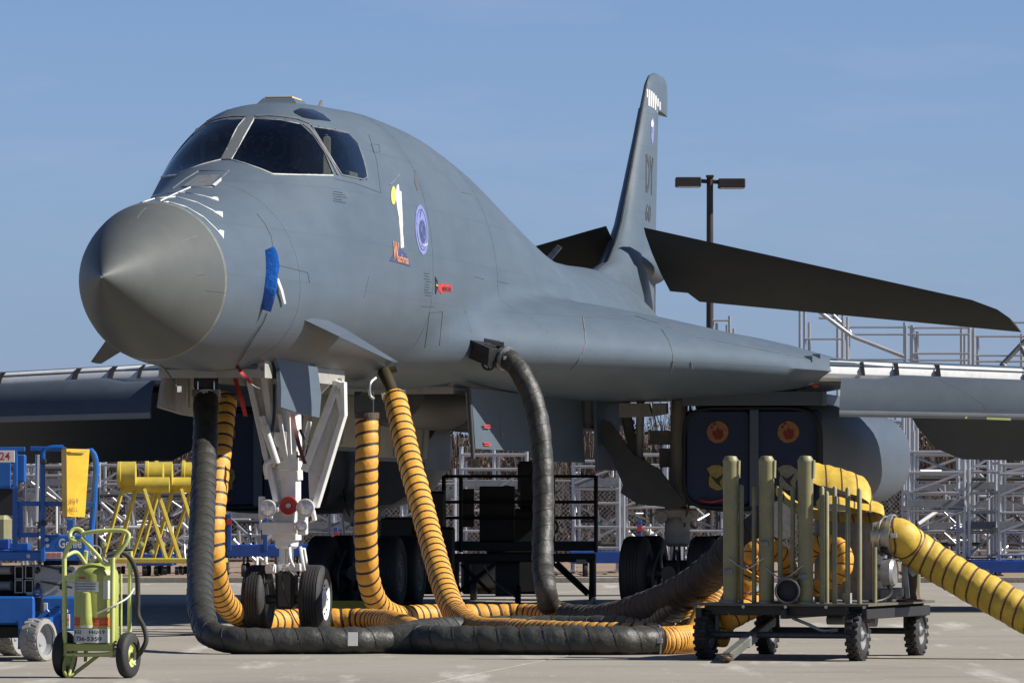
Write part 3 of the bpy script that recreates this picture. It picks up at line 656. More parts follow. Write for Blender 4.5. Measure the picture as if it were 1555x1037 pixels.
# fin
mb = MB(); fin = [(4.95, 35.6, 41.1, .40), (5.3, 34.2, 41.2, .42), (5.66, 34.9, 41.3, .36), (5.85, 36.1, 41.36, .33), (6.2, 36.9, 41.4, .30), (6.58, 37.55, 41.5, .26), (7.3, 38.35, 41.6, .21), (8.2, 39.35, 41.75, .16), (8.78, 39.98, 41.85, .135), (8.8, 40.0, 42.95, .13), (9.25, 40.5, 42.98, .11), (9.42, 40.82, 42.9, .08), (9.5, 41.3, 42.6, .02)]
PR = [(0, 0), (.02, .35), (.08, .7), (.25, 1), (.5, .95), (.8, .5), (1, .06)]
def foil(z, a, b, t): return [A(a+(b-a)*f, t*h, z) for f, h in PR] + [A(a+(b-a)*f, -t*h, z) for f, h in PR[-1:0:-1]]
fino = mb.loft([foil(*r) for r in fin]).build('tail_fin', M['hull'], jet, sharp=50)
FB = BVHTree.FromPolygons(mb.v, mb.f)
def fin_pt(px, py, off=.006):
    d = unit(P(px, py, 1) - V((0, 0, CH))); p, nn, _, _ = FB.ray_cast(V((0, 0, CH)), d)
    if p is None: return None
    return p + (nn if nn.dot(d) < 0 else -nn)*off
def fin_add(vs2, fs, m, name, off=.006):
    vs = [fin_pt(x, y, off) for x, y in vs2]
    fs = [f for f in fs if all(vs[i] is not None for i in f)]
    if not fs: return
    vs = [v if v is not None else V((0, 0, 0)) for v in vs]
    used = sorted({i for f in fs for i in f}); ix = {j: i for i, j in enumerate(used)}
    MB().add([vs[i] for i in used], [tuple(ix[i] for i in f) for f in fs]).build(name, m, jet, fix=False)
MB().tube([A(u-.02, 0, z) for z, u in ((5.62, 34.75), (5.85, 36.1), (6.2, 36.9), (6.58, 37.55), (7.3, 38.35), (8.2, 39.35), (9.25, 40.5))], .025, n=6).build('fin_leading_edge', M['dgrey'], jet)
# checkered band
for i in range(7):
    for j in range(2):
        f0, f1 = i/7, (i+1)/7; xa = 982+22*f0; yt = 135.5+20*f0*f0+5*f0+j*13; sh = 2.3 if j else 0
        q = [(xa+sh, yt), (xa+sh+2.1, yt+1), (xa+sh+2.1, yt+13.4), (xa+sh, yt+12.4)]
        fin_add(q, [(0, 1, 2, 3)], M['wink'], 'tail_check')
fin_add([(990.5+3*math.cos(t)*(1 if math.sin(t) < 0 else .7), 199+20*math.sin(t)) for t in [i*math.pi/9 for i in range(18)]], [tuple(range(18))], M['lav'], 'tail_crest')
fin_add([(990+2*math.cos(t), 188+6*math.sin(t)) for t in [i*math.pi/5 for i in range(10)]], [tuple(range(10))], M['wink'], 'tail_crest', .009)
def fin_text(txt, o, ex, ey, name):
    pts, fs = text2d(txt, True); fin_add([(o[0]+ex[0]*a+ey[0]*b, o[1]+ex[1]*a+ey[1]*b) for a, b in pts], fs, M['greyink'], name)
fin_text('DY', (980.5, 292), (11.5, 6), (0, -58), 'tail_code'); fin_text('60', (979.5, 335), (8, 4), (1, -27), 'tail_number')
fin_add([(995, 262), (999, 267), (999, 269), (995, 264)], [(0, 1, 2, 3)], M['greyink'], 'tail_mark')
MB().lathe(A(37.2, .12, 5.92), -AF_, [(0, .02), (.2, .10), (.7, .22), (1.4, .30), (2.2, .33), (3.2, .3), (4.0, .18), (4.4, .04)], n=28).build('tail_bullet', M['hull'], jet, sharp=60)
MB().cyl(A(41.2, .0, 4.85), A(41.25, 0, 5.75), .05).box(A(41.25, 0, 5.5), (.09, .1, .5)).build('rudder_hinge_post', M['dgrey'], jet)
# all-moving tailplanes
for s in (1, -1):
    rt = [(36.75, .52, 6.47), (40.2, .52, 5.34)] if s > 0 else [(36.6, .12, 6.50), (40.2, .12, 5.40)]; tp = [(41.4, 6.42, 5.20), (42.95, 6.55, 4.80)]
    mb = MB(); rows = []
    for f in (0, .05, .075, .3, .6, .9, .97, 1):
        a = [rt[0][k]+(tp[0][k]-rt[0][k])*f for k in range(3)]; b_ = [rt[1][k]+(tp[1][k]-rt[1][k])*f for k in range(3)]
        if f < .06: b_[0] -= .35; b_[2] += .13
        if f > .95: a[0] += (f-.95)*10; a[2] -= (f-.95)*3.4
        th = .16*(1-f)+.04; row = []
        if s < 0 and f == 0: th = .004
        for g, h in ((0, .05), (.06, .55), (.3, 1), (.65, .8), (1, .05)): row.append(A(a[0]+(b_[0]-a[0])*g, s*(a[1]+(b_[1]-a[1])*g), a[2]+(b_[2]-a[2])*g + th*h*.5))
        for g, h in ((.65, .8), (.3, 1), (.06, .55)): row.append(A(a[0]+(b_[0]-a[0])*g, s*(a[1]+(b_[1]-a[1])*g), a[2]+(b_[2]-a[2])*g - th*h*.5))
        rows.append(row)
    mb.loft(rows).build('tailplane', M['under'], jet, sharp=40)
# ---------------------------------------------------------------- wings, slats, flaps
def le(v): return 25.15 + (v-5.3)*.27
def lz(v): return 3.74 - .037*(v-5.3)
for s in (1, -1):
    vs_ = [5.0, 5.35, 6.0, 6.4, 8, 11, 15, 19.5, 20.4]; top = []; nose = []
    for v in vs_:
        c = 4.9 - (v-5)*.17; k = c/4.9; u0, z0 = le(v), lz(v); bump = .0 if v < 5.9 else .03
        pf = [(.0, .05), (.10, .10), (.45, .14), (1.2, .17), (2.2, .17), (3.6, .1), (4.9, 0.0), (4.85, -.04), (3.4, -.12), (2.2, -.17), (1.0, -.2), (.2, -.17), (.02, -.1)]
        if v > 20: pf = [(1.0+a*.5, b*.3) for a, b in pf]
        top.append([A(u0+a*k, s*v, z0+b*(.45+.55*k)) for a, b in pf])
        nf = [(.20, .122), (.08, .085+bump*.7), (-.02, .01+bump*.4), (-.07, -.08), (-.06, -.15), (.04, -.2), (.22, .0)]
        nose.append([A(u0+a*k, s*v, z0+b*k) for a, b in nf])
    w = MB().loft(top).build('wing', M['hull2'], jet, sharp=40)
    MB().loft(nose[:-1]).build('wing_leading_edge', M['white'], jet, sharp=30)
    for v in (5.62, 6.1, 6.72, 8.05, 10.0, 12.2, 14.5, 17):
        k = (4.9-(v-5)*.17)/4.9; w_ = .085 if v > 5.8 else .05
        MB().prism([A(le(v)-.078*k+d, s*(v+e), lz(v)+z) for d, e, z in ((.20, 0, .115), (.20, w_, .115), (.052, w_+.03, .01), (-.0, w_+.05, -.1), (-.0, .05, -.1), (.052, .03, .01))], A(-.03, 0, 0)-A(0, 0, 0)).build('slat_track', M['black'], jet)
    for va, vb in ((5.38, 11.2), (11.24, 19.4)):
        rows = []; lip = []
        for v in ([va, 5.9, 6.25, 8] if va < 6 else [va]) + [vb]:
            k = (4.9-(v-5)*.17)/4.9; u0, z0 = le(v)-.45*k, lz(v)-.12; tz = -.02 if v < 5.95 else .06
            pf = [(.30, tz), (.17, tz-.05), (.04, -.22), (-.04, -.4), (-.06, -.53), (.0, -.57), (.02, -.42), (.08, -.24), (.18, -.09)]
            rows.append([A(u0+a*k, s*v, z0+b*k) for a, b in pf])
            lip.append([A(u0+a*k, s*v, z0+b*k) for a, b in [(-.068, -.53), (-.08, -.58), (-.06, -.625), (-.01, -.63), (.03, -.57), (-.02, -.55)]])
        sl_ = MB().loft(rows).build('slat', M['hull2'], jet, sharp=40); MB().loft(lip).build('slat_lip', mat('slat_lip_grey', (.26, .28, .29), .4, var=.1) if 'slat_lip_grey' not in bpy.data.materials else bpy.data.materials['slat_lip_grey'], sl_, sharp=40)
        if s > 0 and va < 6:
            for v0, w_ in ((7.57, .36), (7.25, .03)):
                k = .92; MB().add([A(le(v)-.45-.088, v, lz(v)-.12+b_) for v in (v0, v0+w_) for b_ in (-.545, -.58)], [(0, 1, 3, 2)]).build('tape_patch', M['lime'], sl_, fix=False)
    rows = []
    for v, f in ((5.75, .15), (5.95, .55), (6.2, .85), (6.6, 1), (10, 1), (16, .85), (18, .7)):
        a = [(29.7, 3.5), (29.9, 3.66), (30.4, 3.55), (31.35, 2.43+.0*v), (31.3, 2.40), (30.3, 3.1), (29.8, 3.3)]
        q = -.02*(v-6.4); rows.append([A(29.7+(u-29.7)*f+(v-6)*.05, s*v, 3.5+(z-3.5)*f+q) for u, z in a])
    MB().loft(rows).build('flap', M['hull2'], jet, sharp=40)
    # spine of the wing root, light
# overwing root fairing detail and port navigation light
c, nn = hit(1233, 581, .0)
if c is not None:
    MB().lathe(c - nn*.02, nn, [(0, .085), (.03, .085), (.05, .06), (.06, .0)], n=16).build('lamp_housing', M['seal2'], jet)
    MB().lathe(c + nn*.03 + V((.035, 0, 0)), nn, [(0, .055), (.03, .05), (.05, .02)], n=14).build('navigation_light', M['redlens'], jet)
mb = MB()
for x, y in ((1228, 541), (1240, 538), (1266, 546)):
    c, nn = hit(x, y+4, 0)
    if c is not None: mb.box(c, (.12, .06, .10))
mb.build('wing_root_fitting', M['hull2'], jet)
# ---------------------------------------------------------------- engine nacelles and their covers
nac = [ # u, v in, v out, z bottom, z top, roundness
(25.75, 2.82, 4.93, 1.60, 3.16, 6), (25.9, 2.78, 4.98, 1.56, 3.2, 5), (26.8, 2.74, 5.1, 1.52, 3.26, 3.8), (28.5, 2.7, 5.22, 1.5, 3.3, 3.0), (30.5, 2.66, 5.34, 1.5, 3.3, 2.7), (33, 2.66, 5.42, 1.52, 3.3, 2.6), (35, 2.7, 5.36, 1.6, 3.28, 2.6), (36.6, 2.9, 5.1, 1.85, 3.2, 2.5), (37.4, 3.0, 4.95, 2.0, 3.15, 2.5)]
def nsec(r, s, n=56, sh=0):
    u, a, b, z0, z1, e = r; a += sh; b -= sh; z0 += sh; z1 -= sh; out = []
    for i in range(n):
        t = 2*math.pi*i/n; c, d = math.cos(t), math.sin(t)
        out.append(A(u, s*((a+b)/2+(b-a)/2*math.copysign(abs(c)**(2/e), c)), (z0+z1)/2+(z1-z0)/2*math.copysign(abs(d)**(2/e), d)))
    return out
for s in (1, -1):
    inner = [nsec((26.9,)+nac[1][1:], s, sh=.07), nsec((25.9,)+nac[1][1:], s, sh=.07), nsec(nac[0], s, sh=.03)]
    na = MB().loft([nsec(r, s) for r in nac[1:]] + [nsec((37.1,)+nac[-1][1:], s, sh=.1)]).build('engine_nacelle', M['hull2'], jet, sharp=40)
    MB().loft(inner + [nsec(r, s) for r in nac[:2]], caps=False).build('inlet_lip', M['under'], na, sharp=40)  # lip in the darkened grey, inlet shade put into its colour
    MB().box(A(26.2, s*3.92, 2.38), (.9, .14, 1.5), rz=R(80)).build('inlet_splitter', M['hull2'], jet)
    mb = MB(); mb.box(A(25.95, s*3.9, 3.30), (.5, 2.2, .22), rz=R(80)); mb.box(A(30, s*3.7, 3.30), (7, 1.6, .3), rz=R(80)); mb.build('nacelle_pylon', M['hull2'], jet)
EO, EY, EP = mat('shaded_orange_print', (.34, .15, .06), .8, var=.25, vs=12), mat('shaded_yellow_print', (.34, .26, .07), .8, var=.25, vs=12), mat('shaded_pale_print', (.26, .25, .19), .8, var=.25, vs=12)  # emblem prints darkened, the shade of the inlets put into their colours
ER = mat('shaded_red_print', (.2, .025, .02), .8)
def emblem(parent, u, v, z, kind):
    if kind:
        r = random.Random(int(v*10)); q = [A(u, v+.165*math.cos(t)*(1+.05*r.random()), z+.165*math.sin(t)*(1+.05*r.random())) for t in [i*math.pi/10 for i in range(20)]]
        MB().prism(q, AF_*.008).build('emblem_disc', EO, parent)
        q = [A(u-.012, v+x, z+y) for x, y in ((-.08, -.02), (-.06, .02), (-.02, .01), (.0, .08), (.03, .03), (.08, .03), (.09, -.06), (.05, -.11), (-.04, -.11))]
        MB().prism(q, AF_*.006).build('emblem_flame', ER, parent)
        for dx, dy in ((-.09, .07), (-.05, .12)): MB().prism([A(u-.012, v+dx+a, z+dy+b_) for a, b_ in ((-.02, 0), (0, -.02), (.025, .015), (0, .03))], AF_*.005).build('emblem_mark', M['ink'], parent)
    else:
        q = [A(u, v+x, z+y) for x, y in ((-.17, .12), (-.08, .17), (.03, .17), (.14, .1), (.16, -.02), (.11, -.1), (.12, -.2), (-.02, -.22), (-.13, -.16), (-.14, -.06), (-.12, .03))]
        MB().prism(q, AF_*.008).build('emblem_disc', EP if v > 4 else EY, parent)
        q = [A(u-.012, v+x, z+y) for x, y in ((-.12, .02), (-.02, -.04), (.1, .04), (.03, -.09), (.06, -.17), (-.03, -.1))]
        MB().prism(q, AF_*.006).build('emblem_mark', M['ink'], parent)
cvs = [(1, 3.35, 'blue inlet cover nearest the left main wheels under the right-hand wing, orange disc on top'), (1, 4.45, 'blue inlet cover behind the tall right post of the cart, paler emblem'),
       (-1, 3.35, 'dark blue inlet cover just left of the nose gear leg'), (-1, 4.45, 'dark blue inlet cover behind the orange hose left of the nose gear')]
for s, v, lab in cvs:
    t = thing('inlet_cover', lab, 'engine cover', A(25.8, s*v, 1.7), R(80), 'blue covers plugging the engine inlets')
    b = MB(); b.loft([[A(u, s*v+k*x, 2.38+k*y) for x, y in ((-.46, -.74), (.46, -.74), (.5, -.68), (.5, .68), (.46, .74), (-.46, .74), (-.5, .68), (-.5, -.68))] for u, k in ((26.0, 1), (25.85, 1), (25.82, .96))])
    b.build('panel', M['bluecloth'], t)
    MB().tube([A(25.81, s*v-.3, 1.74), A(25.72, s*v-.1, 1.70), A(25.81, s*v+.1, 1.74)], .015, n=6, step=.05).build('strap', M['red'], t)
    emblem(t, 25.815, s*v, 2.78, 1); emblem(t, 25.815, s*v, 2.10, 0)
# ---------------------------------------------------------------- gear doors, bay doors
def door(name, poly, th, mo, lab=None):
    """poly on a lengthwise plane; th to port"""
    b = MB(); b.prism(poly, AV_*th); return b.build(name, mo, jet)
pd = [AV(411, 536, .68), AV(445, 545, .68), AV(475, 557, .68), AV(475, 600, .68), AV(471, 634, .68), AV(445, 629, .68), AV(412, 618, .68), AV(414, 590, .68), AV(416, 560, .68)]
def bow(p, k=.07):
    u, v, z = toA(p); return A(u, v + k*math.sin(max(0, min(1, (3.45-z)/.75))*math.pi*.6), z)
d1 = door('nose_gear_door', [bow(p) for p in pd], .05, M['hull'])
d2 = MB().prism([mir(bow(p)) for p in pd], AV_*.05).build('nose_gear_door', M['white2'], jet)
for k in range(3): MB().bar(mir(AV(420+k*18, 548+k*5, .63)), mir(AV(420+k*18, 615+k*4, .63)), .03, .03).build('door_rib', M['white2'], d2)
for s in (1, -1):
    for (u0, u1, zb) in ((16.25, 20.85, 2.44), (21.25, 25.7, 2.31)):
        q = [A(u0, s*1.16, 3.28), A(u1, s*1.16, 3.28), A(u1, s*1.22, zb), A(u0, s*1.22, zb)]
        d = MB().prism(q, AV_*s*.07).build('bay_door', M['hull'], jet)
        q2 = [A(a, s*1.155, b) for a, b in ((u0+.06, 3.22), (u1-.06, 3.22))] + [A(a, s*1.212, b) for a, b in ((u1-.06, zb+.06), (u0+.06, zb+.06))]
        MB().prism(q2, -AV_*s*.02).build('door_lining', M['white2'], d)
        for k in range(4): uu = u0+.5+k*1.15; MB().bar(A(uu, s*1.13, 3.2), A(uu, s*1.19, zb+.08), .05, .06, up=AF_).build('door_rib', M['white2'], d)
        if s > 0 and u0 < 17:
            for y in (644, 671):
                for k in range(2): o = AV(734+k*1, y+k*3.4, 1.30); MB().prism([o, o+AF_*-.5, o+AF_*-.5-UP*.02, o-UP*.02], AV_*.006).build('red_stencil', M['redink'], d)
            MB().tube([AV(762, 628, 1.30), AV(763, 676, 1.30)], .006, n=5).build('white_line', M['seal2'], d)
            MB().cyl(A(u0-.02, 1.2, 3.3), A(u0-.02, 1.26, 2.3), .03).build('door_edge_post', M['dgrey'], d)
# ---------------------------------------------------------------- nose gear (about the station u 9.8)
ng = MB()
ng.cyl(A(9.8, 0, 1.62), A(9.8, 0, 2.0), .185, .185, 24).cyl(A(9.8, 0, 1.98), A(9.8, 0, 3.4), .21, .17, 20)
ng.lathe(A(9.8, 0, 1.10), UP, [(0, .12), (.03, .15), (.10, .15), (.11, .19), (.2, .19), (.22, .16), (.3, .17), (.52, .185)], n=24)
ng.box(A(9.68, -.05, 1.36), (.36, .42, .16), rz=R(80)); ng.box(A(9.62, .25, 1.45), (.12, .12, .35), rz=R(80)); ng.box(A(9.6, -.28, 1.62), (.08, .08, .3), rz=R(80))
ng.box(A(9.6, .02, 2.28), (.16, .16, .36), rz=R(80)); ng.box(A(9.58, .14, 2.22), (.1, .1, .26), rz=R(80)); ng.box(A(9.6, -.16, 2.2), (.1, .12, .12), rz=R(80)).box(A(9.55, -.03, 2.5), (.12, .2, .2), rz=R(80))
ng.tube([A(9.55, -.2, 2.0), A(9.48, -.2, 2.18), A(9.5, -.08, 2.24), A(9.55, .0, 2.22)], .035, n=8, step=.04)
ngo = ng.build('nose_gear_leg', M['white'], jet)
MB().cyl(A(9.8, 0, .72), A(9.8, 0, 1.12), .095, n=24).build('chromed_piston', M['chrome'], ngo)
MB().cyl(A(9.8, 0, .82), A(9.8, 0, .9), .13, n=20).box(A(9.62, -.17, .84), (.14, .12, .12), rz=R(80)).box(A(9.62, .15, .86), (.14, .14, .1), rz=R(80)).cyl(A(9.54, -.17, .84), A(9.5, -.17, .84), .05).build('tow_lug', M['white'], ngo)
MB().box(A(9.8, 0, .62), (.30, .26, .38), rz=R(80), ch=.05).cyl(A(9.8, -.42, .445), A(9.8, .42, .445), .06).box(A(9.78, 0, .42), (.26, .24, .2), rz=R(80), ch=.04).build('axle_housing', M['dgrey'], ngo)
MB().bar(A(9.95, .18, 1.1), A(10.1, .2, .8), .06, .05).bar(A(10.1, .2, .8), A(9.92, .16, .55), .06, .05).build('torque_link', M['white'], ngo)
MB().tube([A(9.6, .08, 1.15), A(9.5, .12, .95), A(9.55, .16, .85)], .02, n=8, step=.03).tube([AU(456, 830, 9.6), AU(460, 855, 9.55), AU(463, 872, 9.6)], .022, n=8, step=.03).build('brake_pipe', M['white'], ngo)
MB().tube([A(9.62, -.02, .85), A(9.5, .02, .6), A(9.5, .12, .3), A(9.5, .28, .02)], .007, n=6, step=.04).build('ground_wire', M['black'], ngo)
MB().tube([A(9.6, .22, 2.62), A(9.5, .3, 2.45), A(9.52, .24, 2.28), A(9.58, .16, 2.3)], .018, n=8, step=.03).tube([A(9.6, -.12, 3.2), A(9.5, -.1, 2.8), A(9.5, -.13, 2.45), A(9.6, -.1, 2.3)], .02, n=8, step=.05).build('hydraulic_line', M['dgrey'], ngo)
# spread braces: webs with bright flanges
def web(poly_px, th, u, m, name, du=.0): return MB().prism([AU(x, y, u) for x, y in poly_px], -AF_*th).build(name, m, ngo)
for nm, wpx, fl in (('brace_left', [(374, 553), (404, 548), (424, 640), (434, 700), (430, 766), (419, 762), (398, 690)], [((374, 552), (421, 762), .04), ((401, 565), (420, 700), .045)]),
                    ('brace_right', [(507, 577), (520, 576), (520, 628), (482, 768), (470, 768), (468, 712)], [((515, 578), (463, 715), .055), ((521, 580), (522, 632), .04), ((522, 628), (479, 770), .045), ((511, 585), (520, 628), .03)])):
    o = web(wpx, .07, 9.62, mat('brace_web_grey', (.8, .79, .75), .45, var=.1, vs=4, dirt=.25) if 'brace_web_grey' not in bpy.data.materials else bpy.data.materials['brace_web_grey'], 'side_brace')
    b = MB()
    for a_, b_, w_ in fl: b.bar(AU(*a_, 9.60), AU(*b_, 9.60), w_*1.8, .16, up=AF_)
    b.build('brace_flange', M['white'], o) if False else b.build('brace_flange', M['white'], ngo)
MB().cyl(AU(402, 646, 9.45), AU(421, 704, 9.45), .055, n=14).cyl(AU(398, 632, 9.45), AU(403, 650, 9.45), .04).build('retract_jack', M['white'], ngo)
for a_, b_, w_, d_ in ((AU(424, 628, 9.5), AU(436, 700, 9.5), .05, .05), (AU(437, 600, 9.45), AU(441, 690, 9.45), .04, .04), (AU(470, 640, 9.7), AU(457, 700, 9.6), .05, .05), (AU(478, 600, 9.9), AU(505, 572, 9.9), .06, .1)):
    MB().bar(a_, b_, w_, d_).build('brace_link', M['white'], ngo)
MB().bar(AU(478, 574, 9.85), AU(520, 580, 9.9), .10, .1).build('trunnion_beam', M['white2'], ngo)
# lights and red disc
def lamp(px, py, r, name='landing_light', body=M['white']):
    c = AU(px, py, 9.45); o = MB().lathe(c - AF_*.12, AF_, [(0, r*.5), (.03, r*.8), (.13, r*1.04), (.16, r*1.04), (.165, r*.93), (.14, r*.88)], n=26, caps=False).build(name, body, ngo)
    MB().lathe(c - AF_*.08, AF_, [(0, .01), (.02, r*.5), (.07, r*.88), (.10, r*.9), (.115, r*.6), (.12, 0.001)], n=22).build('lens', M['lens'], o)
    MB().lathe(c + AF_*.01, AF_, [(0, r*.14), (.035, r*.14)], n=10).build('bulb', M['chrome'], o)
lamp(407, 772, .112); lamp(464.5, 771, .115); lamp(458.5, 798, .078)
MB().bar(AU(420, 774, 9.5), AU(430, 770, 9.6), .05, .06).bar(AU(451, 770, 9.5), AU(440, 772, 9.6), .05, .06).bar(AU(475, 775, 9.5), AU(478, 790, 9.55), .05, .05).build('lamp_bracket', M['white'], ngo)
c = AU(438, 767.5, 9.42); MB().lathe(c - AF_*.05, AF_, [(0, .115), (.05, .118), (.055, .11), (.035, .05), (.04, 0.002)], n=28).build('red_disc', M['redlens'], ngo)
MB().lathe(c - AF_*.02, AF_, [(0, .03), (.05, .03)], n=12).build('disc_bolt', M['steel'], ngo)
# wheels
def wheel(u, v, r, w, rim_r, rim_m, s, parent=None, treads=5):
    o = A(u, v, r) - AV_*s*w/2; b = MB()
    pf = [(0.02, rim_r*.98), (.0, rim_r*1.06), (.0, r*.80), (w*.06, r*.93), (w*.17, r*.985)]
    for k in range(treads):
        x0 = w*(.2+.6*k/treads); x1 = w*(.2+.6*(k+1)/treads); pf += [(x0, r), (x1-.012, r), (x1-.010, r-.012), (x1-.002, r-.012)]
    pf += [(w*.83, r*.985), (w*.94, r*.93), (w, r*.80), (w, rim_r*1.06), (w-.02, rim_r*.98)]
    t = b.lathe(o, AV_*s, pf, n=48, caps=False).build('wheel', M['rubber'], parent or jet, sharp=50)
    MB().lathe(o, AV_*s, [(.03, .0), (.03, rim_r*.35), (.06, rim_r*.9), (.01, rim_r), (w*.5, rim_r*.95), (w-.01, rim_r), (w-.01, rim_r*.95), (w-.03, rim_r*.84), (w-.035, rim_r*.5), (w-.02, rim_r*.36), (w-.01, rim_r*.3), (w-.01, 0.001)], n=36, caps=False).build('rim', rim_m, t)
    hb = MB()
    for k in range(8):
        a = k*math.pi/4; hb.cyl(o + AV_*s*(w-.045) + UP*(rim_r*.68*math.sin(a)) + AF_*(rim_r*.68*math.cos(a)), o + AV_*s*(w-.02) + UP*(rim_r*.68*math.sin(a)) + AF_*(rim_r*.68*math.cos(a)), rim_r*.05, n=8)
    hb.build('rim_bolt', M['dgrey'], t); return t
for s in (1, -1): wheel(9.8, s*.375, .445, .30, .265, M['white'] if s > 0 else M['bgrey'], s)
# ---------------------------------------------------------------- main gear
for s in (1, -1):
    v0 = s*2.5; b = MB()
    b.cyl(A(27.3, v0, 1.55), A(27.3, v0+s*.04, 3.4), .15, .13, 20).cyl(A(27.3, v0, 1.2), A(27.3, v0, 1.62), .2, .2, 22).lathe(A(27.3, v0, 1.0), UP, [(0, .15), (.05, .2), (.22, .21), (.3, .17)], n=22)
    b.box(A(27.2, v0, 1.52), (.4, .62, .16), rz=R(80), ch=.03)
    for q in (-.2, .2): b.cyl(A(26.95, v0+q, 1.46), A(27.1, v0+q, 1.46), .09, n=16)
    b.cyl(A(27.0, s*1.93, 2.2), A(27.1, s*1.95, 3.4), .065)
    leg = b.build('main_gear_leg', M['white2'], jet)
    MB().cyl(A(27.3, v0, .62), A(27.3, v0, 1.05), .115, n=20).build('chromed_piston', M['chrome'], leg)
    b = MB().cyl(A(26.35, v0, .585), A(28.25, v0, .585), .12).box(A(27.3, v0, .62), (.5, .34, .34), rz=R(80), ch=.04)
    for u in (26.5, 28.1): b.cyl(A(u, v0-.6, .585), A(u, v0+.6, .585), .07)
    for q in (-.28, .28): b.cyl(A(26.5, v0+q-.06, .585), A(26.5, v0+q+.06, .585), .2, n=18)
    for q in (-.14, .12): b.tube([A(26.4, v0+q, .95), A(26.2, v0+q*1.6, .6), A(26.25, v0+q*1.5, .3), A(26.4, v0+q, .42)], .02, n=6, step=.05)
    b.build('bogie_beam', M['dgrey'], leg)
    pl = [(884, 628), (926, 640), (962, 690), (1000, 712), (1042, 764), (1030, 772), (968, 765), (942, 748), (946, 736), (926, 690)]
    q = [AU(x, y, 26.7) for x, y in pl]; q = q if s > 0 else [mir(p) for p in q]
    MB().prism(q, -AF_*.1).build('side_brace', M['dgrey'], leg)
    q = [AU(x, y, 26.9) for x, y in ((940, 612), (985, 612), (990, 632), (940, 634))]; q2 = [AU(x, y, 26.9) for x, y in ((990, 612), (1012, 612), (1012, 628), (990, 632))]
    for qq in (q, q2): MB().prism(qq if s > 0 else [mir(p) for p in qq], -AF_*.2).build('trunnion_block', M['white2'], leg)
    e = [A(27.6, s*1.6, 3.3), A(27.6, s*1.75, 2.6), A(27.5, s*2.2, 1.75)]; MB().tube(e, .09, n=10, step=.1).build('drag_strut', M['white2'], leg)
    MB().box(A(27.9, s*2.25, 2.72), (.5, .5, .22), rz=R(80)).box(A(27.9, s*2.3, 2.4), (.4, .3, .3), rz=R(80)).build('actuator_block', M['white2'], leg)
    MB().tube([A(27.0, s*2.75, 3.2), A(26.9, s*2.8, 2.6), A(26.9, s*2.78, 1.9), A(27.0, s*2.65, 1.3)], .022, n=6, step=.08).build('brake_pipe', M['brown'], leg)
    for u in (26.5, 28.1):
        for q in (-.53, .53): wheel(u, v0+q, .585, .41, .3, M['dgrey'], 1 if q > 0 else -1, treads=5)
    MB().prism([A(27.3+x, s*1.35, z) for x, z in ((-1.2, 3.3), (1.2, 3.3), (1.1, 2.2), (-1.0, 2.2))], AV_*.05*s).build('main_gear_door', M['hull'], jet)
MB().lathe(A(16.6, 0, 3.3), -AF_, [(0, .1), (.1, .5), (.3, .56), (3.9, .56), (4.1, .5), (4.2, .1)], n=20).build('bay_launcher', M['dgrey'], jet)
MB().lathe(A(21.6, 0, 3.3), -AF_, [(0, .1), (.1, .5), (.3, .56), (3.6, .56), (3.8, .5), (3.9, .1)], n=20).build('bay_launcher', M['dgrey'], jet)
MB().box(A(27.9, 0, 3.12), (4.2, 2.7, .55), rz=R(80), ch=.08).build('keel_fairing', M['dgrey'], jet)
# chocks
for (u, v, lab) in ((25.75, 2.05, 'olive yellow wheel chock under the main wheel behind the big black duct'), (25.75, -2.4, 'olive yellow wheel chock in the shade behind the middle orange hose')):
    t = thing('wheel_chock', lab, 'wheel chock', A(u, v, 0), R(80), 'yellow wheel chocks'); b = MB()
    b.prism([A(u+x, v-.45, z) for x, z in ((-.14, .0), (.16, 0), (.1, .16), (-.06, .16))], AV_*.95); b.build('block', M['yel2'], t)
    MB().tube([A(u, v-.46, .1), A(u-.02, v-.56, .06), A(u, v-.6, .02)], .012, n=6, step=.04).build('rope', M['tan'], t)
# ---------------------------------------------------------------- things fixed to the aircraft for the ground stop
def hp(px, py, out): return hit(px, py, out)[0]
t = thing('probe_cover', 'bright blue sheath over the probe on the nose side, white tag hanging', 'probe cover', hp(408, 425, 0))
rows = []
for x_, y, k in ((403, 380, .13), (404, 392, .165), (404.5, 408, .18), (403.5, 423, .16), (402, 436, .17), (400, 452, .15), (398.5, 470, .12)):
    b0, bn = hit(x_, y, -.01); sd = unit(bn.cross(UP))*.016
    rows.append([b0-sd, b0+bn*k*.8-sd*1.1, b0+bn*k, b0+bn*k*.8+sd*1.1, b0+sd])
MB().loft(rows).build('sheath', M['tape'], t, sharp=50)
MB().loft([[hp(417, 424, .02), hp(421, 423, .02)], [hp(420, 440, .05), hp(424, 440, .05)], [hp(427, 461, .04), hp(430, 460, .04)]], closed=False).build('tag', M['wlabel'], t)
for pts, lab in (([(404, 474), (398, 490), (384, 512), (368, 540), (362, 549)], 'thin dark cord running from the blue sheath down the nose'),):
    ps = [hp(x, y, .015) for x, y in pts]; o = MB().tube(ps, .006, n=6, step=.05).tube([p + V((-.02, -.01, -.03)) for p in ps[1:]], .005, n=6, step=.05).build('tie_cord', M['seam'], None, base=ps[0]); tag(o, lab, 'cord')
bx = [P(x, y, 68.4) for x, y in ((214, 529), (226, 541), (236, 546))]
t = thing('pin_clip', 'small black clip dangling under the round nose on a cord', 'clip', bx[2])
MB().box(bx[2], (.12, .06, .05), rz=.5).cyl(bx[2], bx[2]+V((0, 0, .07)), .012).build('clip', M['black'], t)
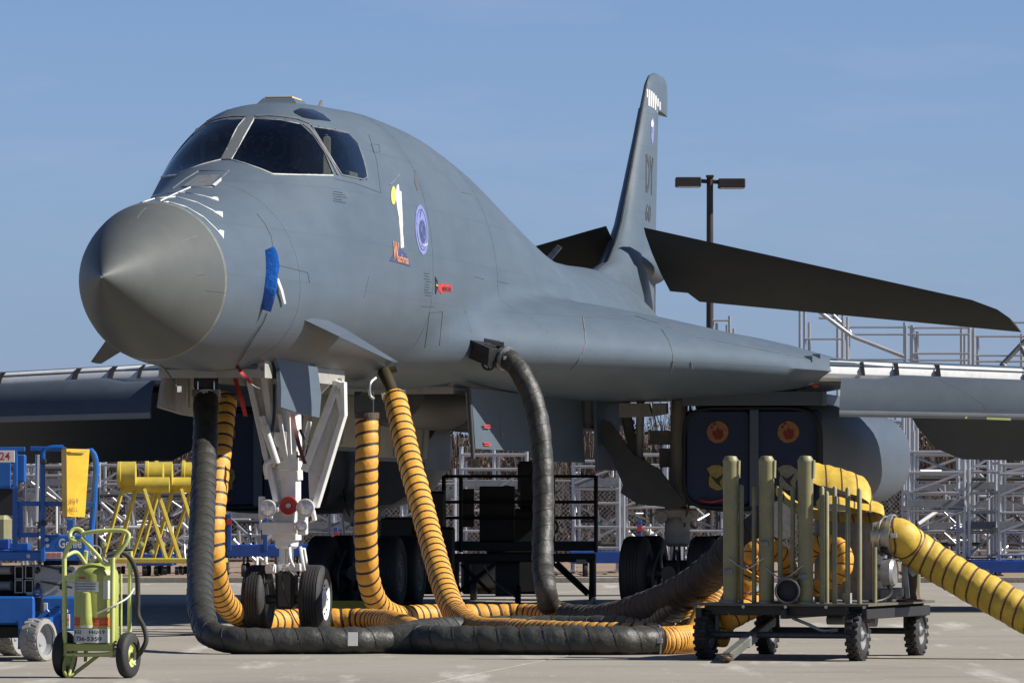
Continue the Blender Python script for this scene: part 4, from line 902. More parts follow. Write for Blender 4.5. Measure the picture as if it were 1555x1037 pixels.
MB().tube([bx[0]+V((0, 0, .02)), bx[1], bx[2]], .006, n=6, step=.05).tube([bx[2], P(260, 547, 68.8), P(290, 550, 69.2), P(330, 551, 70)], .005, n=6, step=.06).tube([bx[2], P(255, 566, 68.5), P(266, 584, 68.5), P(276, 596, 68.5)], .008, n=6, step=.05).build('cord', M['seam'], t)
MB().box(P(272, 591, 68.5), (.05, .02, .07), rz=.2).build('tag', M['wlabel'], t)
def ribbon(name, lab, pts, w, m, cat):
    c = crom([P(*p) for p in pts], .04); rows = []
    for i, p in enumerate(c):
        a = .5*math.sin(i*.35); x = V((math.cos(a), math.sin(a), 0))*w/2; rows.append([p-x, p-x+V((0, .006, 0)), p+x+V((0, .006, 0)), p+x])
    o = MB().loft(rows).build(name, m, None, base=c[0]); tag(o, lab, cat); return o
ribbon('streamer', 'bright red streamer slanting down from the clip ahead of the nose gear', [(353, 549, 70.3), (360, 556, 70.2), (368, 567, 70.1), (378, 578, 70.1), (382, 583, 70.1)], .055, M['red'], 'streamer')
ribbon('streamer', 'long dark red strap hanging left of the nose gear brace', [(355, 566, 72.0), (360, 585, 72), (366, 605, 72), (373, 632, 72.1)], .06, M['red'], 'streamer')
ribbon('streamer', 'deep maroon strap across the nose gear leg below the grey door', [(444, 628, 73.5), (448, 650, 73.4), (455, 680, 73.4), (463, 704, 73.4)], .055, mat('maroon_cloth', (.12, .02, .025), .7, var=.2), 'streamer')
t = thing('safety_pin', 'steel pin with black tabs sticking from the nose belly, red streamer tied on', 'safety pin', P(357, 545, 70.3))
MB().bar(P(337, 547, 70.2), P(360, 545, 70.4), .03, .02).box(P(356, 541, 70.3), (.05, .05, .12), rz=.4).build('tab', M['black'], t); MB().cyl(P(364, 538, 70.5), P(369, 543, 70.4), .02).build('pin', M['chrome'], t)
MB().tube([P(382, 583, 70.1), P(389, 588, 70.1), P(396, 590, 70.1)], .008, n=6, step=.03).build('wire', M['steel'], t)

# ------------------------------------------------------------------ air hoses
def hose(name, lab, path, r, pitch, cloth, strip, amp=.05, sw=.012, group=None, wr=0.0, n=20, step=.03, seed=0, flat=0, parent=None, top=None):
    """cloth hose held open by a spiral wire: the cloth bulges between the turns, a wear strip follows the wire"""
    c = crom(path, step); T, fr = frames(c); rows = []; r_of = r if callable(r) else (lambda f: r)
    pit = pitch if callable(pitch) else (lambda f: pitch)
    ph = 0; PH = []
    for i, p in enumerate(c):
        if i: ph += 2*math.pi*(c[i]-c[i-1]).length/pit(i/(len(c)-1))
        PH.append(ph)
    rs = random.Random(seed); o1, o2 = rs.uniform(0, 9), rs.uniform(0, 9)
    def rad_(i, t):
        R0 = r_of(i/(len(c)-1)); q = R0*(1 + amp*(.5-.5*math.cos(PH[i]-t)))
        if wr: q += wr*mnoise.noise(V((i*step*5+o1, math.cos(t)*1.4, math.sin(t)*1.4+o2))) + wr*.5*mnoise.noise(V((i*step*13+o1, math.cos(t)*3, math.sin(t)*3+o2)))
        return q
    for i, p in enumerate(c):
        rows.append([p + fr[i][0]*(math.cos(2*math.pi*k/n)*rad_(i, 2*math.pi*k/n)) + fr[i][1]*(math.sin(2*math.pi*k/n)*rad_(i, 2*math.pi*k/n)) for k in range(n)])
    if parent is None:
        t = thing(name, lab, 'hose', c[-1] if c[-1].z < c[0].z else c[0], 0, group)
    else: t = parent
    MB().loft(rows).build('sleeve', cloth, t, sharp=70, fix=True)
    if strip:
        tot = PH[-1]; m = int(tot/(2*math.pi)*22); pts = []; j = 0; fr4 = []
        for k in range(m):
            a = tot*k/m
            while j < len(PH)-2 and PH[j+1] < a: j += 1
            f = (a-PH[j])/max(PH[j+1]-PH[j], 1e-6); p = c[j].lerp(c[j+1], f); x = fr[j][0].lerp(fr[j+1][0], f); y = fr[j][1].lerp(fr[j+1][1], f)
            e = unit(x*math.cos(a)+y*math.sin(a)); q = rad_(j, a)
            d = T[j]; fr4.append([p+e*(q-.006)-d*sw, p+e*(q+.005)-d*sw*.7, p+e*(q+.005)+d*sw*.7, p+e*(q-.006)+d*sw])
        MB().loft(fr4).build('wear_strip', strip, t, sharp=40, fix=True)
    return t
HG = 'air hoses around the aircraft'
def clamp(t, c, d, r, m=None, w=.05, name='clamp'):
    o = MB().lathe(V(c)-V(d)*w/2, d, [(0, r), (.0, r+.02), (w, r+.02), (w, r)], n=24, caps=False).box(V(c)+V((.0, -r-.02, 0)), (.07, .05, .05)).build(name, m or M['steel'], t); return o
R15 = .148
# black hose from the nose belly
p = [(313, 600, 72), (311, 680, 71.2), (307, 790, 69.3), (304, 880, 67.2), (307, 930, 66), ]
path = [P(*q) for q in p] + [G(326, 65.2, .20), G(365, 65.0, R15), G(430, 65.0, R15), G(540, 65.1, R15), G(600, 65.3, R15), G(632, 65.4, R15)]
t = hose('air_hose', 'black hose dropping from the round nose to the concrete, leftmost of all', path, R15, .27, M['bhose'], M['strip'], .05, .009, HG, .012, seed=1)
clamp(t, P(313, 597, 72), (0, 0, 1), .158, M['steel'], .09); clamp(t, P(313, 606, 72), (0, 0, 1), .148, M['steel'], .02)
MB().box(P(313, 571, 72), (.27, .27, .31), rz=.2).lathe(P(313, 592, 72), UP, [(0, .14), (.04, .14)], n=20).build('adapter_box', M['black'], t)
for dx in (-.1, .1): MB().bar(P(313, 594, 71.82)+V((dx, 0, .02)), P(313, 586, 71.82)+V((dx, 0, .06)), .03, .02).build('latch', M['chrome'], t)
MB().box(G(536, 65.0, .20)+V((0, -.135, -.03)), (.11, .02, .15), rz=.1).build('white_tape', M['wlabel'], t)
jp = G(615, 65.3, R15); MB().lathe(jp - V((.28, 0, 0)), (1, 0, .0), [(0, R15+.012), (.1, R15+.022), (.3, R15+.03), (.52, R15+.02)], n=24).build('taped_joint', M['bhose'], t)
# thick black hose on the ground, ending at the orange concertina piece
path = [G(622, 65.5, .155), G(660, 65.0, .155), G(740, 64.8, .155), G(850, 64.7, .155), G(940, 64.7, .155), G(1000, 64.9, .155)]
t = hose('air_hose', 'fat black hose lying along the front on the concrete, ending in orange concertina', path, .158, .25, M['bhose'], M['strip'], .06, .012, HG, .016, seed=2, n=24)
clamp(t, G(1001, 64.9, .155), (1, .1, 0), .155, M['steel'], .02)
path = [G(1000, 64.9, .15), G(1018, 65.0, .15), G(1040, 65.4, .15), G(1058, 66.4, .17), P(1074, 930, 67.4), P(1090, 900, 67.6)]
hose('air_hose', 'short orange concertina hose squeezed beside the cart wheel on the ground', path, .15, .05, M['ohose'], M['strip2'], .10, .006, HG, seed=3, step=.012)
# second black branch lying behind
path = [G(608, 66.0, .15), G(630, 68.5, .15), G(680, 70.9, .15), G(760, 71.6, .15), G(850, 71.7, .15), G(930, 71.2, .16), G(985, 70.4, .2), P(1030, 918, 68.6), P(1062, 888, 67.9)]
hose('air_hose', 'black hose in shade on the ground just behind the front orange hose', path, .148, .27, M['bhose'], M['strip'], .05, .009, HG, .012, seed=4)
# orange hoses
path = [P(342, 606, 74.4), P(336, 660, 74.0), P(328, 740, 73.6), P(323, 800, 73.4), P(325, 860, 73.4), P(336, 905, 74), P(358, 930, 74.8), G(392, 75.6, .15), G(450, 76.2, .15), G(540, 76.3, .15), G(585, 75.4, .15), G(606, 74.0, .14), G(622, 72.2, .12), G(634, 70.4, .11)]
t = hose('air_hose', 'orange hose half hidden behind the black one left of the nose wheels', path, .148, .165, M['ohose'], M['strip'], .06, .021, HG, .006, seed=5)
clamp(t, P(342, 604, 74.4), (0, 0, 1), .148, M['brown'], .05)
path = [P(557, 632, 77.6), P(557, 690, 77.5), P(556, 760, 77.5), P(556, 830, 77.6), P(560, 880, 77.8), P(572, 913, 78.2), G(600, 78.8, .16), G(640, 79.4, .15), G(720, 79.8, .15), G(790, 79.9, .15), G(840, 79.0, .15), G(880, 77.5, .15)]
t = hose('air_hose', 'middle orange hose hanging straight behind the right nose wheel', path, .148, .165, M['ohose'], M['strip'], .06, .021, HG, .006, seed=6)
clamp(t, P(557, 631, 77.6), (0, 0, 1), .145, M['brown'], .08)
MB().box(P(553, 612, 77.6), (.26, .26, .3)).build('adapter_box', M['black'], t)
path = [P(600, 604, 76.6), P(608, 640, 76.2), P(622, 700, 75.5), P(641, 770, 74.7), P(658, 835, 73.8), P(676, 895, 72.8), P(692, 931, 72.0), G(722, 71.0, .16), G(775, 69.6, .15), G(850, 68.2, .15), G(930, 67.4, .15), G(1005, 67.2, .15), G(1040, 67.6, .16), P(1066, 925, 68.6), P(1080, 905, 68.9)]
L0 = .62
t = hose('air_hose', 'longest bright orange hose slanting from the belly down to the right', path, .150, lambda f: .168 if f < .42 else .085 if f < .62 else .15, M['ohose'], M['strip'], .06, .021, HG, .006, seed=7, step=.02)
clamp(t, P(598, 599, 76.7), (.17, 0, -1), .145, M['chrome'], .08)
MB().cyl(P(583, 565, 77.0), P(596, 596, 76.7), .09, .085, 20).lathe(P(578, 566, 77.0), (1, 0, .25), [(0, .05), (.22, .05)], n=10).build('metal_neck', mat('olive_metal', (.14, .12, .07), .3, .6), t)
MB().tube([P(570, 574, 76.7), P(562, 582, 76.6), P(563, 602, 76.6), P(568, 606, 76.6)], .022, n=8, step=.03).build('handle', M['steel'], t)
MB().loft([[G(798, 69.1, .31), G(805, 69.1, .33)], [G(808, 68.9, .34), G(816, 69.0, .35)]], closed=False).build('paper_tag', M['wlabel'], t)
# black hose from the hull side
h0, n0 = hit(742, 535, 0); h1, n1 = hit(716, 528, 0)
ctr = h0 + n0*.16
t = None
path = [P(760, 540, ctr.y-.25), P(778, 550, ctr.y-.35), P(796, 576, ctr.y-.5), P(811, 612, ctr.y-.6), P(821, 665, ctr.y-.8), P(825, 730, ctr.y-1.0), P(825, 800, ctr.y-1.2), P(824, 855, ctr.y-1.5), P(829, 895, ctr.y-1.9), P(843, 925, 79.6), G(872, 79.0, .16), G(905, 78.4, .15), G(940, 77.6, .15)]
t = hose('air_hose', 'dark grey hose curving down from the box on the fuselage side', path, .140, .24, M['bhose'], M['strip'], .05, .009, HG, .010, seed=8)
mb = MB(); q = [hit(x, y, -.05)[0] for x, y in ((714, 513), (754, 519), (752, 556), (711, 545))]; dv = n0*.32 + V((.05, -.06, 0)); mb.prism(q, dv)
mb.build('adapter_box', M['black'], t)
a = (q[0]+q[1]+q[2]+q[3])/4 + dv*.6; MB().cyl(P(748, 538, a.y-.05), P(770, 545, ctr.y-.28), .17, .15, 22).build('adapter_neck', M['black'], t)
clamp(t, P(768, 544, ctr.y-.27), unit(P(778, 550, ctr.y-.35)-P(760, 540, ctr.y-.25)), .145, M['steel'], .06)
w_ = P(742, 552, a.y-.30); MB().ring(w_, (-.1, -1, .1), .085, .016).bar(w_-V((.08, 0, 0)), w_+V((.08, 0, 0)), .02, .02).bar(w_-V((0, 0, .08)), w_+V((0, 0, .08)), .02, .02).build('valve_wheel', M['black'], t)
MB().bar(P(735, 516, a.y-.25), P(760, 521, a.y-.22), .05, .05).bar(P(737, 523, a.y-.28), P(752, 527, a.y-.26), .1, .03).box(P(763, 527, a.y-.22), (.05, .05, .14)).build('latch_bar', M['dgrey'], t)
# fat black duct coming down from the cart
path = [P(1185, 790, 64.9), P(1150, 808, 65.3), P(1115, 836, 65.9), P(1090, 860, 66.6), P(1058, 885, 67.6), P(1020, 907, 69.0), P(980, 922, 70.6), P(945, 933, 72.5), G(905, 74.8, .2), G(860, 77.0, .18)]
hose('air_hose', 'very fat black duct sloping from the cart deck down to the left', path, lambda f: .215-.05*f, .4, M['bhose2'], M['strip'], .04, .01, HG, .016, seed=9)
# ------------------------------------------------------------------ the hose cart
CA = V((3.69, 62.2, 0)); ca = R(-19); ex, ey = V((math.cos(ca), math.sin(ca), 0)), V((-math.sin(ca), math.cos(ca), 0))
def K(x, y, z): return CA + ex*x + ey*y + UP*z
cart = thing('hose_cart', 'olive steel cart on four rubber wheels with tall posts and a tow bar', 'cart', CA, ca)
MB().box(K(-.82, 1.2, .596), (1.98, 2.75, .028), rz=ca).build('deck', M['deckm'], cart)
fr_ = M['black']
for y in (.05, 2.4): MB().box(K(-.82, y, .53), (1.8, .06, .1), rz=ca).build('frame_rail', fr_, cart)
for x in (-1.75, -.8, .1): MB().box(K(x, 1.2, .50), (.07, 2.6, .11), rz=ca).build('frame_rail', fr_, cart)
def cwheel(x, y):
    o = K(x-.075, y, .27); b = MB(); pf = [(.03, .15), (0, .17), (0, .21), (.015, .245), (.03, .262), (.12, .262), (.135, .245), (.15, .21), (.15, .17), (.12, .15)]
    b.lathe(o, ex, pf, n=40, caps=False)
    for k in range(20):                                            # chunky lugs
        for sd in (0, 1):
            a = 2*math.pi*(k+.5*sd)/20; e = ey*math.cos(a)+UP*math.sin(a); tn = -ey*math.sin(a)+UP*math.cos(a)
            Mx = Matrix((ex, tn, e)).transposed().to_4x4(); b.box(o+ex*(.04+.07*sd)+e*.262, (.075, .04, .03), M=Mx, ch=.004)
    t_ = b.build('wheel', M['rubber'], cart, sharp=40)
    MB().lathe(o, ex, [(.02, 0.001), (.02, .05), (.04, .06), (.06, .14), (.02, .15), (.13, .15), (.10, .13), (.09, .07), (.13, .06), (.15, .035), (.155, .001)], n=30, caps=False).build('rim', M['bgrey'], t_)
    MB().cyl(o+ex*.155, o+ex*.19, .025, n=12).build('axle_nut', M['steel'], t_)
    MB().bar(K(x-.12 if x > -1 else x+.12, y, .28), K(x-.12 if x > -1 else x+.12, y, .58), .08, .05).build('wheel_fork', M['dgrey'], cart)
for x, y in ((0, 0), (0, 2.4), (-1.72, .1), (-1.72, 2.4)): cwheel(x, y)
MB().cyl(K(-1.7, .05, .27), K(-.05, .05, .27), .035).build('axle', M['dgrey'], cart); MB().cyl(K(-1.7, 2.4, .27), K(-.05, 2.4, .27), .035).build('axle', M['dgrey'], cart)
a, b = P(1172, 942, 63.6), P(1104, 997, 61.35)
MB().bar(a, b, .10, .10).build('tow_bar', mat('bar_grey_green', (.17, .175, .15), .55, .2, var=.2, dirt=.4), cart)
d = unit(b-a); MB().ring(b+d*.08+V((0, 0, -.01)), (0, .3, 1), .045, .022, 18).bar(b-d*.05, b+d*.05, .13, .05).build('tow_eye', M['brown'], cart)
MB().bar(a.lerp(b, .45)-V((0, 0, 0)), a.lerp(b, .62), .12, .115).build('bar_sleeve', M['bgrey'], cart)
MB().tube([K(-.75, .1, .45), K(-.55, .05, .38), K(-.4, .05, .32), K(-.25, .1, .33)], .018, n=8, step=.03).build('brake_line', M['steel'], cart)
MB().cyl(K(-.28, .75, .42), K(.0, .75, .42), .07).cyl(K(-.55, .75, .42), K(-.36, .75, .42), .05).build('air_cylinder', M['bgrey'], cart)
for x in (-1.40, -1.0, -.565):                                     # tall posts with chamfered caps
    o = MB().lathe(K(x, -.05, .61), UP, [(0, .083), (1.50, .083), (1.51, .086), (1.53, .086), (1.575, .06), (1.58, .0)], n=26).build('post', M['olive'], cart)
    MB().lathe(K(x, -.05, .61), UP, [(0, .12), (.015, .12)], n=20).build('post_flange', M['bgrey'], o)
    MB().bar(K(x+.083, -.05, 1.95), K(x+.088, -.05, 2.14), .06, .03).build('post_pad', M['olive'], o)
for x, h in ((-1.285, 1.27), (-1.14, 1.25), (-.85, 1.25), (-.71, 1.25), (-.43, 1.2), (-.385, 1.25), (-.245, 1.25), (-.10, 1.24), (.03, 1.23)):
    b = MB().lathe(K(x, -.04 if x != -.43 else .3, .61), UP, [(0, .026), (h-.02, .026), (h, .014)], n=12).build('rod', M['olive'], cart)
for y in (.5, 1.1, 1.7, 2.3):
    MB().lathe(K(.05, y, .61), UP, [(0, .026), (.6, .026)], n=10).build('rod', M['olive'], cart)
plen = MB().box(K(-.42, 1.3, 1.075), (.66, .75, .92), rz=ca).build('plenum_box', M['bgrey'], cart)
MB().box(K(-.085, 1.3, 1.075), (.02, .78, .94), rz=ca).build('box_edge', M['steel'], plen)
oc = K(-.06, 1.1, 1.33); od = ex
MB().lathe(oc - ex*.05, ex, [(0, .20), (.07, .20), (.075, .225), (.10, .225), (.11, .2), (.2, .2)], n=28).build('outlet_flange', M['steel'], plen)
MB().lathe(K(-.05, .98, .93), ex, [(0, .09), (.06, .09), (.07, .155), (.17, .155), (.20, .13), (.2, .001)], n=28).build('blower_drum', M['steel'], plen)
MB().lathe(K(.18, 1.5, .61), UP, [(0, .16), (.02, .16), (.03, .11), (.10, .085), (.3, .085), (.31, .10), (.34, .10)], n=20).build('pipe_stub', M['brown'], cart)
MB().box(K(.05, 1.15, .70), (.2, .2, .12), rz=ca).cyl(K(.07, 1.1, .72), K(.2, 1.1, .72), .05).build('valve_body', M['bgrey'], cart)
MB().bar(K(.17, 1.3, 1.0), K(.2, 1.3, .65), .03, .05).bar(K(.12, 1.4, 1.05), K(.25, 1.4, .9), .04, .06).build('bracket', M['steel'], cart)
for x, m_ in ((-.98, M['steel']), (-.2, M['wlabel'])): MB().cyl(K(x+.78 if x < -.5 else x, .3, .61), K(x+.78 if x < -.5 else x, .3, .72), .05).build('small_can', m_, cart)
c = P(1196, 897, 62.2); pd_ = unit(V((-.12, -1, .02)))
MB().lathe(c-pd_*.45, pd_, [(0, .125), (.44, .125), (.46, .137), (.50, .137), (.50, .112), (.40, .108)], n=30, caps=False).lathe(c-pd_*.06, pd_, [(0, .11), (.01, .001)], n=30).build('black_port', M['black'], cart)
MB().ring(c+pd_*.05, pd_, .125, .012).build('port_rim', M['dgrey'], cart)
# fittings
for k, (x, y, z) in enumerate(((-1.40, -.14, .95), (-1.0, -.14, 1.25), (-.565, -.14, .9))):
    MB().box(K(x, y, z), (.10, .03, .05), rz=ca).cyl(K(x-.03, y-.03, z), K(x-.03, y+.02, z), .012, n=8).build('post_clamp', M['bgrey'], cart)
MB().tube([K(-1.40, -.14, 1.1), K(-1.2, -.16, .98), K(-1.0, -.14, 1.1)], .008, n=6, step=.04).build('chain', M['steel'], cart)
MB().tube([K(-1.0, -.14, 1.0), K(-.78, -.17, .88), K(-.565, -.14, 1.02)], .008, n=6, step=.04).build('chain', M['steel'], cart)
for x in (-1.72, -1.22, -.75, -.3, .12): MB().cyl(K(x, -.172, .575), K(x, -.185, .575), .018, n=8).build('deck_bolt', M['steel'], cart)
MB().box(K(-.42, .915, 1.12), (.46, .012, .5), rz=ca).build('box_door', M['bgrey'], plen); MB().box(K(-.24, .905, 1.12), (.03, .02, .1), rz=ca).build('door_latch', M['steel'], plen)
for z in (.95, 1.3): MB().box(K(-.63, .905, z), (.04, .02, .08), rz=ca).build('door_hinge', M['dgrey'], plen)
MB().box(K(-.5, .907, 1.25), (.14, .006, .08), rz=ca).build('data_plate', M['label'], plen)
MB().lathe(K(.0, .95, 1.18), ex, [(0, .03), (.04, .03), (.05, .06), (.08, .06), (.085, .0)], n=16).build('gauge', M['black'], plen)
MB().tube([K(.02, .93, .85), K(.12, .9, .75), K(.1, .6, .64), K(-.1, .4, .63), K(-.3, .2, .64)], .016, n=7, step=.04).build('cable', M['black'], cart)
MB().tube([K(.1, 1.7, .64), K(.2, 1.5, .9), K(.16, 1.3, 1.1), K(.05, 1.25, 1.1)], .02, n=7, step=.04).build('cable', M['black'], cart)
MB().box(K(-.7, -.165, .60), (.18, .012, .03), rz=ca).build('reflector', M['redlens'], cart)
# hoses on the cart
CH_ = 'hoses carried on the cart'
path = [K(-1.2, .5, .95), K(-1.3, .35, 1.15), K(-1.15, .45, 1.22), K(-1.0, .6, 1.1), K(-.95, .8, .85), K(-.8, .7, .76), K(-.55, .55, .8), K(-.32, .5, .95), K(-.30, .55, 1.12), K(-.45, .65, 1.25), K(-.68, .7, 1.22), K(-.8, .75, 1.05)]
hose('coiled_hose', 'orange hose coiled on the cart deck behind the thin rods', path, .088, .10, M['ohose'], M['strip2'], .08, .008, CH_, .01, seed=11)
path = [K(-1.85, .9, .18), K(-1.72, .8, .45), K(-1.55, .6, .66), K(-1.42, .4, .78), K(-1.3, .4, .95)]
hose('air_hose', 'orange hose climbing onto the cart at its left corner', path, .13, .14, M['ohose'], M['strip'], .07, .009, CH_, .006, seed=12)
path = [K(-1.5, .1, .42), K(-1.38, .25, .5), K(-1.2, .5, .62)]
hose('air_hose', 'short orange hose bend poking out below the deck edge', path, .12, .14, M['ohose'], M['strip'], .07, .009, CH_, .006, seed=13)
path = [oc+ex*.12, oc+ex*.22+V((0, 0, -.01)), P(1384, 829, 63.3), P(1410, 847, 63.3), P(1450, 872, 63.2), P(1520, 911, 63.0), P(1590, 950, 62.8), P(1660, 980, 62.6), G(1760, 62.4, .22), G(1900, 62.2, .22), G(2050, 62.6, .22)]
t = hose('air_hose', 'fat yellow hose sloping out of the cart to the right edge', path, .195, .15, M['yhose'], M['strip2'], .05, .013, HG, .008, seed=14, n=28)
clamp(t, oc+ex*.14, ex, .215, M['steel'], .05)
# flat yellow hose folded over the cart
def flat_hose(name, lab, path2, wv, th, cloth, strip, mbase):
    c = crom(path2, .035); rows = []; t = thing(name, lab, 'hose', mbase, 0, CH_); wv = V(wv)
    T, _ = frames(c); tot = 0; bands = []
    for i, p in enumerate(c):
        nn = unit(wv.cross(T[i])); q = wv*(1+.04*math.sin(i*1.7)); bul = .012*math.sin(i*.9)
        rows.append([p-q/2, p-q*.2+nn*(th/2+bul), p+q*.25+nn*(th/2), p+q/2, p+q*.2-nn*th/2, p-q*.25-nn*th/2])
        if i % 5 == 2: bands.append(i)
    MB().loft(rows).build('sleeve', cloth, t, sharp=60)
    b = MB()
    for i in bands:
        cen = c[i]; b.loft([[cen+(v-cen)*1.03+T[i]*d for v in rows[i]] for d in (-.009, .009)])
    b.build('wear_strip', strip, t); return t
pth = [P(1222, 712, 63.2), P(1240, 719, 63.2), P(1268, 725, 63.15), P(1296, 734, 63.1), P(1316, 744, 63.1), P(1321, 754, 63.1), P(1312, 761, 63.15), P(1290, 763, 63.2)]
flat_hose('flattened_hose', 'flattened yellow hose folded over the top of the cart box', pth, (0, .30, .24), .05, M['yhose'], M['strip2'], K(-.4, 1.2, 1.6))
pth = [P(1242, 768, 63.0), P(1256, 757, 63.0), P(1275, 757, 63.0), P(1300, 764, 63.0), P(1325, 768, 63.0), P(1340, 774, 63.0), P(1333, 783, 63.05), P(1305, 784, 63.1), P(1265, 783, 63.2), P(1225, 776, 63.3), P(1195, 758, 63.4), P(1180, 745, 63.5)]
flat_hose('flattened_hose', 'lower fold of flattened yellow hose resting on the cart box', pth, (0, .34, .12), .05, M['yhose'], M['strip2'], K(-.4, 1.2, 1.55))
# ------------------------------------------------------------------ the wheeled fire extinguisher
EA = V(((145-CX)/F*56.2, 56.2, 0)); ea = R(-20); fx_, fy_ = V((math.cos(ea), math.sin(ea), 0)), V((-math.sin(ea), math.cos(ea), 0))
def Q(x, y, z): return EA + fx_*x + fy_*y + UP*z
ext = thing('fire_extinguisher', 'lime yellow wheeled fire extinguisher with two black tyres and a bent handle', 'extinguisher', EA, ea)
LM = M['lime']
MB().lathe(Q(-.0, .02, .33), UP, [(0, .10), (.01, .205), (.03, .215), (.66, .215), (.70, .203), (.74, .16), (.77, .09), (.79, .05), (.86, .045)], n=40).build('tank', M['limed'], ext)
def band(z0, z1, a0, a1, m, name, r=.219):
    b = MB(); n = 14; b.loft([[Q(r*math.sin(a0+(a1-a0)*i/n), .02-r*math.cos(a0+(a1-a0)*i/n), z) for z in (z0, z1)] for i in range(n+1)], closed=False); return b.build(name, m, ext, fix=True)
band(.50, .585, -1.35, 1.35, M['orange'], 'orange_label'); band(.34, .475, -1.3, 1.2, M['wlabel'], 'number_label')
band(.83, .93, -.9, .55, M['label'], 'data_plate'); band(.76, .94, .72, 1.25, M['wlabel'], 'white_label'); band(.955, .975, -.45, -.1, M['redlens'], 'red_sticker')
def band_text(txt, z, h, a0, a1, m, name, r=.2215):
    pts, fs = text2d(txt, True); MB().add([Q(r*math.sin(a0+(a1-a0)*x), .02-r*math.cos(a0+(a1-a0)*x), z+h*y) for x, y in pts], fs).build(name, m, ext, fix=False)
band_text('8-52', .427, .034, -.78, -.3, M['ink'], 'number_lettering'); band_text('HO19', .427, .034, .1, .8, M['ink'], 'number_lettering')
band_text('736-5359', .358, .042, -.62, .66, M['ink'], 'number_lettering')
for k, (z, a0, a1) in enumerate(((.565, -.9, .95), (.542, -.7, .6), (.517, -.95, .95))): band(z-.004, z+.006, a0, a1, M['redink'], 'label_line', .2205)
for k in range(3): band(.855+k*.025, .861+k*.025, -.75, .4, M['greyink'], 'plate_line', .2205)
MB().lathe(Q(.0, -.215, .49), UP, [(0, .05), (.02, .062), (.12, .055), (.33, .04), (.34, .02)], n=18).build('discharge_horn', M['limed'], ext)
MB().lathe(Q(.0, -.215, .485), UP, [(0, .055), (.025, .064)], n=18).build('horn_mouth', M['wlabel'], ext)
for s in (-1, 1):
    o = Q(s*.335-.045, .0, .222); b = MB()
    b.lathe(o, fx_, [(.02, .115), (.0, .125), (.0, .18), (.015, .212), (.035, .222), (.05, .219), (.075, .222), (.095, .212), (.11, .18), (.11, .125), (.09, .115)], n=44, caps=False)
    t_ = b.build('wheel', M['rubber'], ext, sharp=50)
    MB().lathe(o, fx_, [(.03, .001), (.03, .04), (.045, .05), (.05, .105), (.02, .118), (.09, .118), (.075, .10), (.07, .05), (.085, .04), (.09, .001)], n=30, caps=False).build('rim', LM, t_)
    MB().cyl(o+fx_*.085, o+fx_*.125, .03, .025, 14).build('hub_cap', M['dgrey'], t_)
MB().cyl(Q(-.36, 0, .222), Q(.36, 0, .222), .02, n=12).build('axle', LM, ext)
tube = lambda pts, r, name='frame_tube', m=LM: MB().tube([Q(*p) for p in pts], r*1.12, n=12, step=.03).build(name, m, ext)
tube([(-.27, -.12, .18), (-.27, -.12, .6), (-.275, -.12, 1.02), (-.275, -.12, 1.16)], .021); tube([(.23, -.12, .2), (.23, -.12, .6), (.235, -.12, 1.16)], .021)
tube([(-.19, .2, .15), (-.19, .2, .6), (-.19, .18, 1.1), (-.17, .16, 1.22)], .019); tube([(.27, .2, .2), (.27, .2, .6), (.29, .18, 1.22)], .019)
tube([(.17, .22, .3), (.17, .22, 1.0)], .012)
tube([(-.275, -.12, 1.15), (-.24, -.13, 1.24), (-.19, -.14, 1.31), (-.17, -.14, 1.36)], .021); tube([(-.19, .18, 1.1), (-.21, .0, 1.21), (-.26, -.12, 1.17)], .017)
MB().ring(Q(-.145, -.12, 1.375), fx_*.35-fy_*.9+UP*.35, .065, .020, 26, 10).build('handle_ring', LM, ext)
tube([(-.09, -.12, 1.385), (.05, -.1, 1.41), (.22, -.06, 1.42), (.33, -.04, 1.41), (.372, -.04, 1.375), (.36, -.05, 1.33), (.23, -.08, 1.15), (.185, -.10, 1.095), (.14, -.10, 1.10), (.10, -.11, 1.15), (-.09, -.13, 1.35)], .019, 'handle_bar')
MB().box(Q(-.02, -.125, .965), (.52, .025, .05), rz=ea).build('upper_strap', LM, ext)
MB().box(Q(-.02, -.13, .295), (.54, .04, .07), rz=ea).build('base_channel', M['limed'], ext); MB().box(Q(-.02, .05, .315), (.5, .36, .02), rz=ea).build('base_plate', M['limed'], ext)
tube([(-.32, -.13, .225), (0, -.13, .225), (.2, -.12, .235), (.3, -.1, .25)], .018)
tube([(-.25, -.12, .24), (-.24, -.2, .1), (-.19, -.25, .022), (-.16, -.24, .022), (-.10, -.16, .08), (.06, -.06, .22)], .016, 'stand_leg', M['limed']); tube([(-.16, -.1, .28), (-.165, -.2, .1), (-.17, -.25, .024)], .016, 'stand_leg', M['limed'])
tube([(.34, .02, .17), (.38, .1, .12), (.36, .16, .16)], .016)
MB().lathe(Q(-.02, .0, 1.1), UP, [(0, .04), (.05, .05), (.08, .035), (.13, .02)], n=16).cyl(Q(-.02, 0, 1.15), Q(.12, -.02, 1.18), .018).build('valve_head', M['steel'], ext)
MB().ring(Q(.0, .0, 1.22), (.3, -1, .3), .055, .008, 18, 6).build('gauge_ring', M['steel'], ext)
tube([(.1, .0, 1.18), (.25, .12, 1.2), (.33, .2, 1.05), (.35, .22, .75), (.36, .2, .6), (.44, .16, .48), (.48, .12, .36), (.44, .1, .26), (.40, .12, .22)], .022, 'rubber_hose', M['rubber'])
tube([(.36, .1, .86), (.345, .0, .78), (.26, -.14, .70), (.1, -.19, .62)], .008, 'cable_tie', M['wlabel'])
